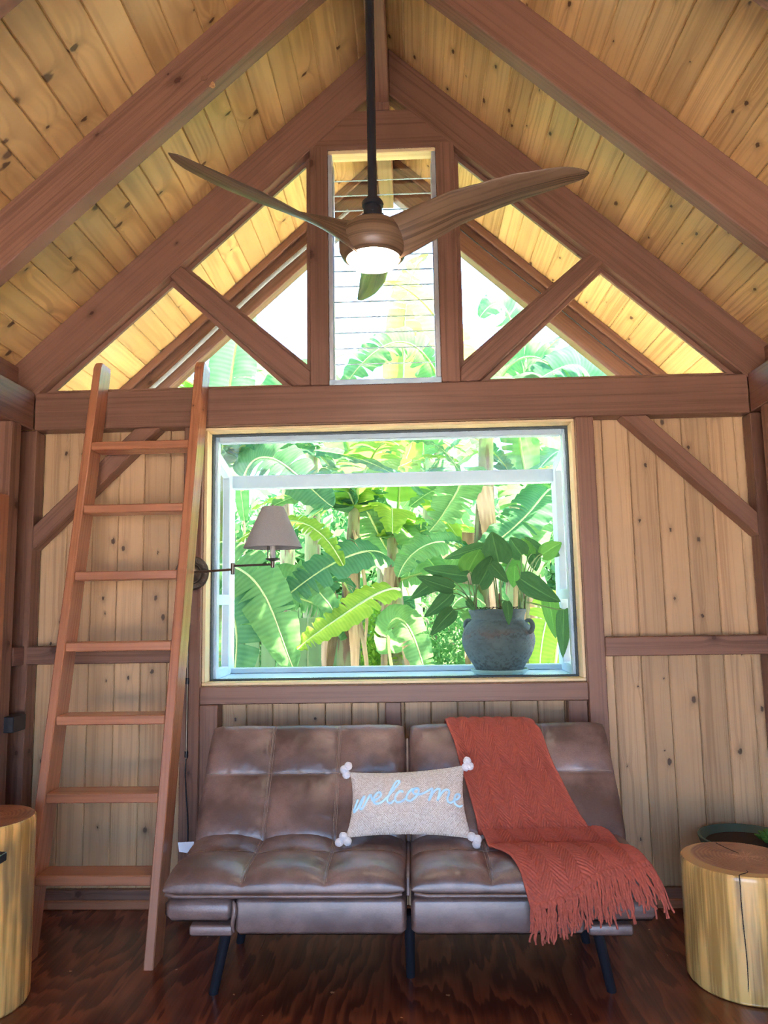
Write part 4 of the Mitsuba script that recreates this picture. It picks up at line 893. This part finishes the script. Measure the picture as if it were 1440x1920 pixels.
# the large leaves that stand out in the window
BIG = [(K1, [(-1.55, 5.5, 1.25), (-1.40, 5.25, 1.70), (-1.12, 5.15, 1.62), (-.93, 5.10, 1.32), (-.80, 5.1, .98)], .42, 'banana_leaf', 6, .5),
       (K2, [(-.20, 5.9, 1.75), (-.34, 5.55, 1.80), (-.58, 5.4, 1.70), (-.86, 5.3, 1.50), (-1.02, 5.25, 1.36)], .34, 'banana_leaf_dark', 7, -.6),
       (K2, [(-.10, 5.6, 1.52), (-.28, 5.35, 1.47), (-.48, 5.2, 1.34), (-.66, 5.15, 1.22), (-.78, 5.1, 1.12)], .27, 'banana_leaf_yellow', 5, -.7),
       (K1, [(-1.62, 5.4, .9), (-1.45, 5.2, 1.50), (-1.25, 5.1, 1.42), (-1.18, 5.05, 1.15), (-1.20, 5.0, .85)], .42, 'banana_leaf_dark', 8, .3),
       (K3, [(-.18, 6.2, .9), (-.14, 5.7, 1.30), (-.04, 5.5, 1.25), (.05, 5.4, 1.02), (.10, 5.35, .82)], .27, 'banana_leaf', 5, .4),
       (K4, [(.42, 5.8, 2.4), (.40, 5.5, 2.35), (.33, 5.3, 2.20), (.22, 5.2, 2.02), (.12, 5.15, 1.9)], .34, 'banana_leaf', 6, -.6),
       (K5, [(1.2, 6.3, 2.3), (1.05, 5.9, 2.25), (.86, 5.7, 2.05), (.62, 5.6, 1.85), (.45, 5.55, 1.72)], .36, 'banana_leaf_dark', 7, -.5),
       (K3, [(.45, 6.0, 1.75), (.30, 5.7, 1.86), (.12, 5.5, 1.84), (-.02, 5.4, 1.74), (-.10, 5.35, 1.6)], .28, 'banana_leaf', 5, -.5),
       (K5, [(1.1, 6.3, .7), (1.08, 5.8, 1.3), (1.0, 5.6, 1.35), (.92, 5.5, 1.15), (.88, 5.45, .85)], .30, 'banana_leaf_yellow', 5, .2),
       (K1, [(-1.3, 5.7, 2.3), (-1.15, 5.5, 2.5), (-.95, 5.35, 2.45), (-.72, 5.3, 2.25), (-.55, 5.25, 2.1)], .40, 'banana_leaf_dark', 8, .4),
       (K5, [(1.5, 6.2, 2.6), (1.45, 5.8, 3.0), (1.30, 5.6, 3.18), (1.05, 5.5, 3.10), (.78, 5.45, 2.95)], .42, 'banana_leaf_dark', 11, -.3),
       (K4, [(.30, 6.0, 2.9), (.15, 5.8, 3.35), (-.05, 5.7, 3.45), (-.30, 5.6, 3.30), (-.50, 5.6, 3.05)], .36, 'banana_leaf', 10, -.3),
       (K2, [(-.45, 6.3, 2.3), (-.62, 6.0, 3.0), (-.85, 5.8, 3.2), (-1.05, 5.7, 3.05), (-1.2, 5.7, 2.8)], .40, 'banana_leaf', 9, .3),
       (K3, [(-.14, 6.8, 2.1), (-.05, 6.7, 3.2), (-.02, 6.6, 3.9), (.05, 6.4, 4.3), (.2, 6.2, 4.4)], .40, 'banana_leaf_yellow', 10, .3),
       (K5, [(1.05, 6.6, 2.4), (.95, 6.5, 3.3), (.9, 6.3, 3.8), (.78, 6.1, 3.9), (.6, 6.0, 3.75)], .38, 'banana_leaf', 11, .3),
       (K4, [(.62, 5.95, 2.8), (.75, 5.8, 3.2), (.95, 5.7, 3.3), (1.2, 5.6, 3.1), (1.4, 5.6, 2.9)], .40, 'banana_leaf', 12, .3)]
for i, (Kk, P, w, m, tr, roll) in enumerate(BIG): add_leaf(Kk, P, w, m, tr, 900 + i, roll * .5, (0, -1, .35))
# smaller leaves of the young shoots that fill the window
TOPS = {K1: (-1.47, 5.75), K2: (-.48, 6.35), K3: (-.18, 6.9), K4: (.62, 5.95), K5: (1.02, 6.7)}
for i in range(17):
    Kk = [K1, K2, K3, K4, K5][i % 5]; x, y = TOPS[Kk]; z = R2.uniform(1.0, 2.6)
    a = R2.uniform(0, 6.28); d = np.array([math.cos(a), math.sin(a) * .6 - .35, 0]); l = R2.uniform(.6, 1.1); el = R2.uniform(.2, .9)
    b = np.array([x, y, z]); P = [b, b + d * l * .25 + (0, 0, l * .3 * el), b + d * l * .6 + (0, 0, l * .45 * el), b + d * l + (0, 0, l * (.45 * el - .35))]
    add_leaf(Kk, P, R2.uniform(.20, .36), R2.choice(BL), R2.randint(4, 12), 1200 + i, R2.uniform(-.5, .5), (R2.uniform(-.4, .4), -.7, .6))
# palmate leaf (papaya) seen through the left gable pane
K = 'papaya_tree'
put(K + '__trunk', tube([(-2.25, 6.6, GZ), (-2.2, 6.6, 2.0), (-2.15, 6.55, 4.3)], [.09, .075, .05], 14), 'banana_stem', smooth=True)
for i, (cx, cy, cz) in enumerate([(-1.40, 5.9, 2.95), (-2.0, 5.7, 3.6), (-2.9, 6.0, 3.3), (-1.7, 6.6, 4.3), (-2.5, 7.0, 4.5)]):
    c = np.array([cx, cy, cz]); tp = np.array([-2.15, 6.55, 4.2])
    V, F, U = [], [], []
    nrm = np.array([.1, -.75, .55]); nrm /= np.linalg.norm(nrm); e1 = np.cross(nrm, [0, 0, 1.]); e1 /= np.linalg.norm(e1); e2 = np.cross(nrm, e1)
    for k in range(9):
        a = math.radians(-140 + 35 * k) + math.pi / 2; ln = .34 - .012 * abs(k - 4) ** 1.5
        d = e1 * math.cos(a) - e2 * math.sin(a); s_ = np.cross(nrm, d); b = len(V)
        for f, w in ((0, .012), (.25, .055), (.5, .075), (.7, .095), (.85, .06), (1, .0)):
            o = c + d * ln * f - nrm * .09 * f * f
            for j in (-1, 0, 1): V.append(o + s_ * w * j * (1.35 if .6 < f < .8 else 1) - nrm * .02 * abs(j)); U.append((f, abs(j)))
        F.append(tri(grid_faces(6, 3)) + b)
    k = nm(K + '__leaf'); put(k, (np.array(V), np.vstack(F)), 'banana_leaf_dark', smooth=True, uv=np.array(U))
    put(k + '__stalk', tube(spline([tp, (tp + c) / 2 + (0, 0, .2), c], 12), .012, 6), 'petiole', smooth=True)
lab(K, 'papaya tree with a palmate leaf seen through the left gable pane', 'tree')
# fine leaved shrub by the gap in the fence
def shrub(key, c, sx, sy, sz, n, m, label, size):
    P = rng.normal(size=(n, 3)); P /= np.linalg.norm(P, axis=1, keepdims=True); P *= rng.random((n, 1)) ** .4
    P = P * [sx, sy, sz] + c
    d = rng.normal(size=(n, 3)); d[:, 2] += .5; d /= np.linalg.norm(d, axis=1, keepdims=True); s = np.cross(d, rng.normal(size=(n, 3))); s /= np.linalg.norm(s, axis=1, keepdims=True)
    l = size * (.6 + .8 * rng.random((n, 1)))
    V = np.stack([P, P + d * l * .5 + s * l * .22, P + d * l, P + d * l * .5 - s * l * .22], 1).reshape(-1, 3)
    k = np.arange(n)[:, None] * 4
    put(key + '__foliage', (V, np.vstack([k + [0, 1, 2], k + [0, 2, 3]])), m, uv=np.tile([[.2, .6]], (len(V), 1)), kind='stuff')
    put(key + '__stem', tube([(c[0], c[1], GZ), c], [.03, .012], 8), 'crown_stem', smooth=True)
    lab(key, label, 'shrub')
shrub('flowering_shrub', (-.30, 7.0, .55), .42, .35, .85, 5200, 'banana_leaf_yellow', 'yellow green fine leaved shrub between trunks in mid window', .06)
shrub('garden_shrub', (.30, 7.9, .6), .5, .5, 1.0, 5200, 'banana_leaf', 'green fine leaved shrub behind the gap in the fence', .07)
FARS = ['bushy tree at the end of the garden, far left', 'bushy tree at the end of the garden, left of mid window', 'bushy tree at the end of the garden, right of mid window', 'bushy tree at the end of the garden, far right', 'rearmost bushy tree behind mid window']
for i, (x, y, z, s) in enumerate([(-7, 16, 2.2, 3.2), (-2.5, 17, 1.8, 3.0), (2.0, 17.5, 1.6, 3.0), (6.5, 16, 2.3, 3.4), (0, 20, 2.2, 3.5)]):
    shrub(nm('garden_tree'), (x, y, z), s, 2.0, s * .75, 9000, 'banana_leaf', FARS[i], .30)
    labels[('garden_tree' if i == 0 else f'garden_tree_{i:03d}')].update(category='tree')
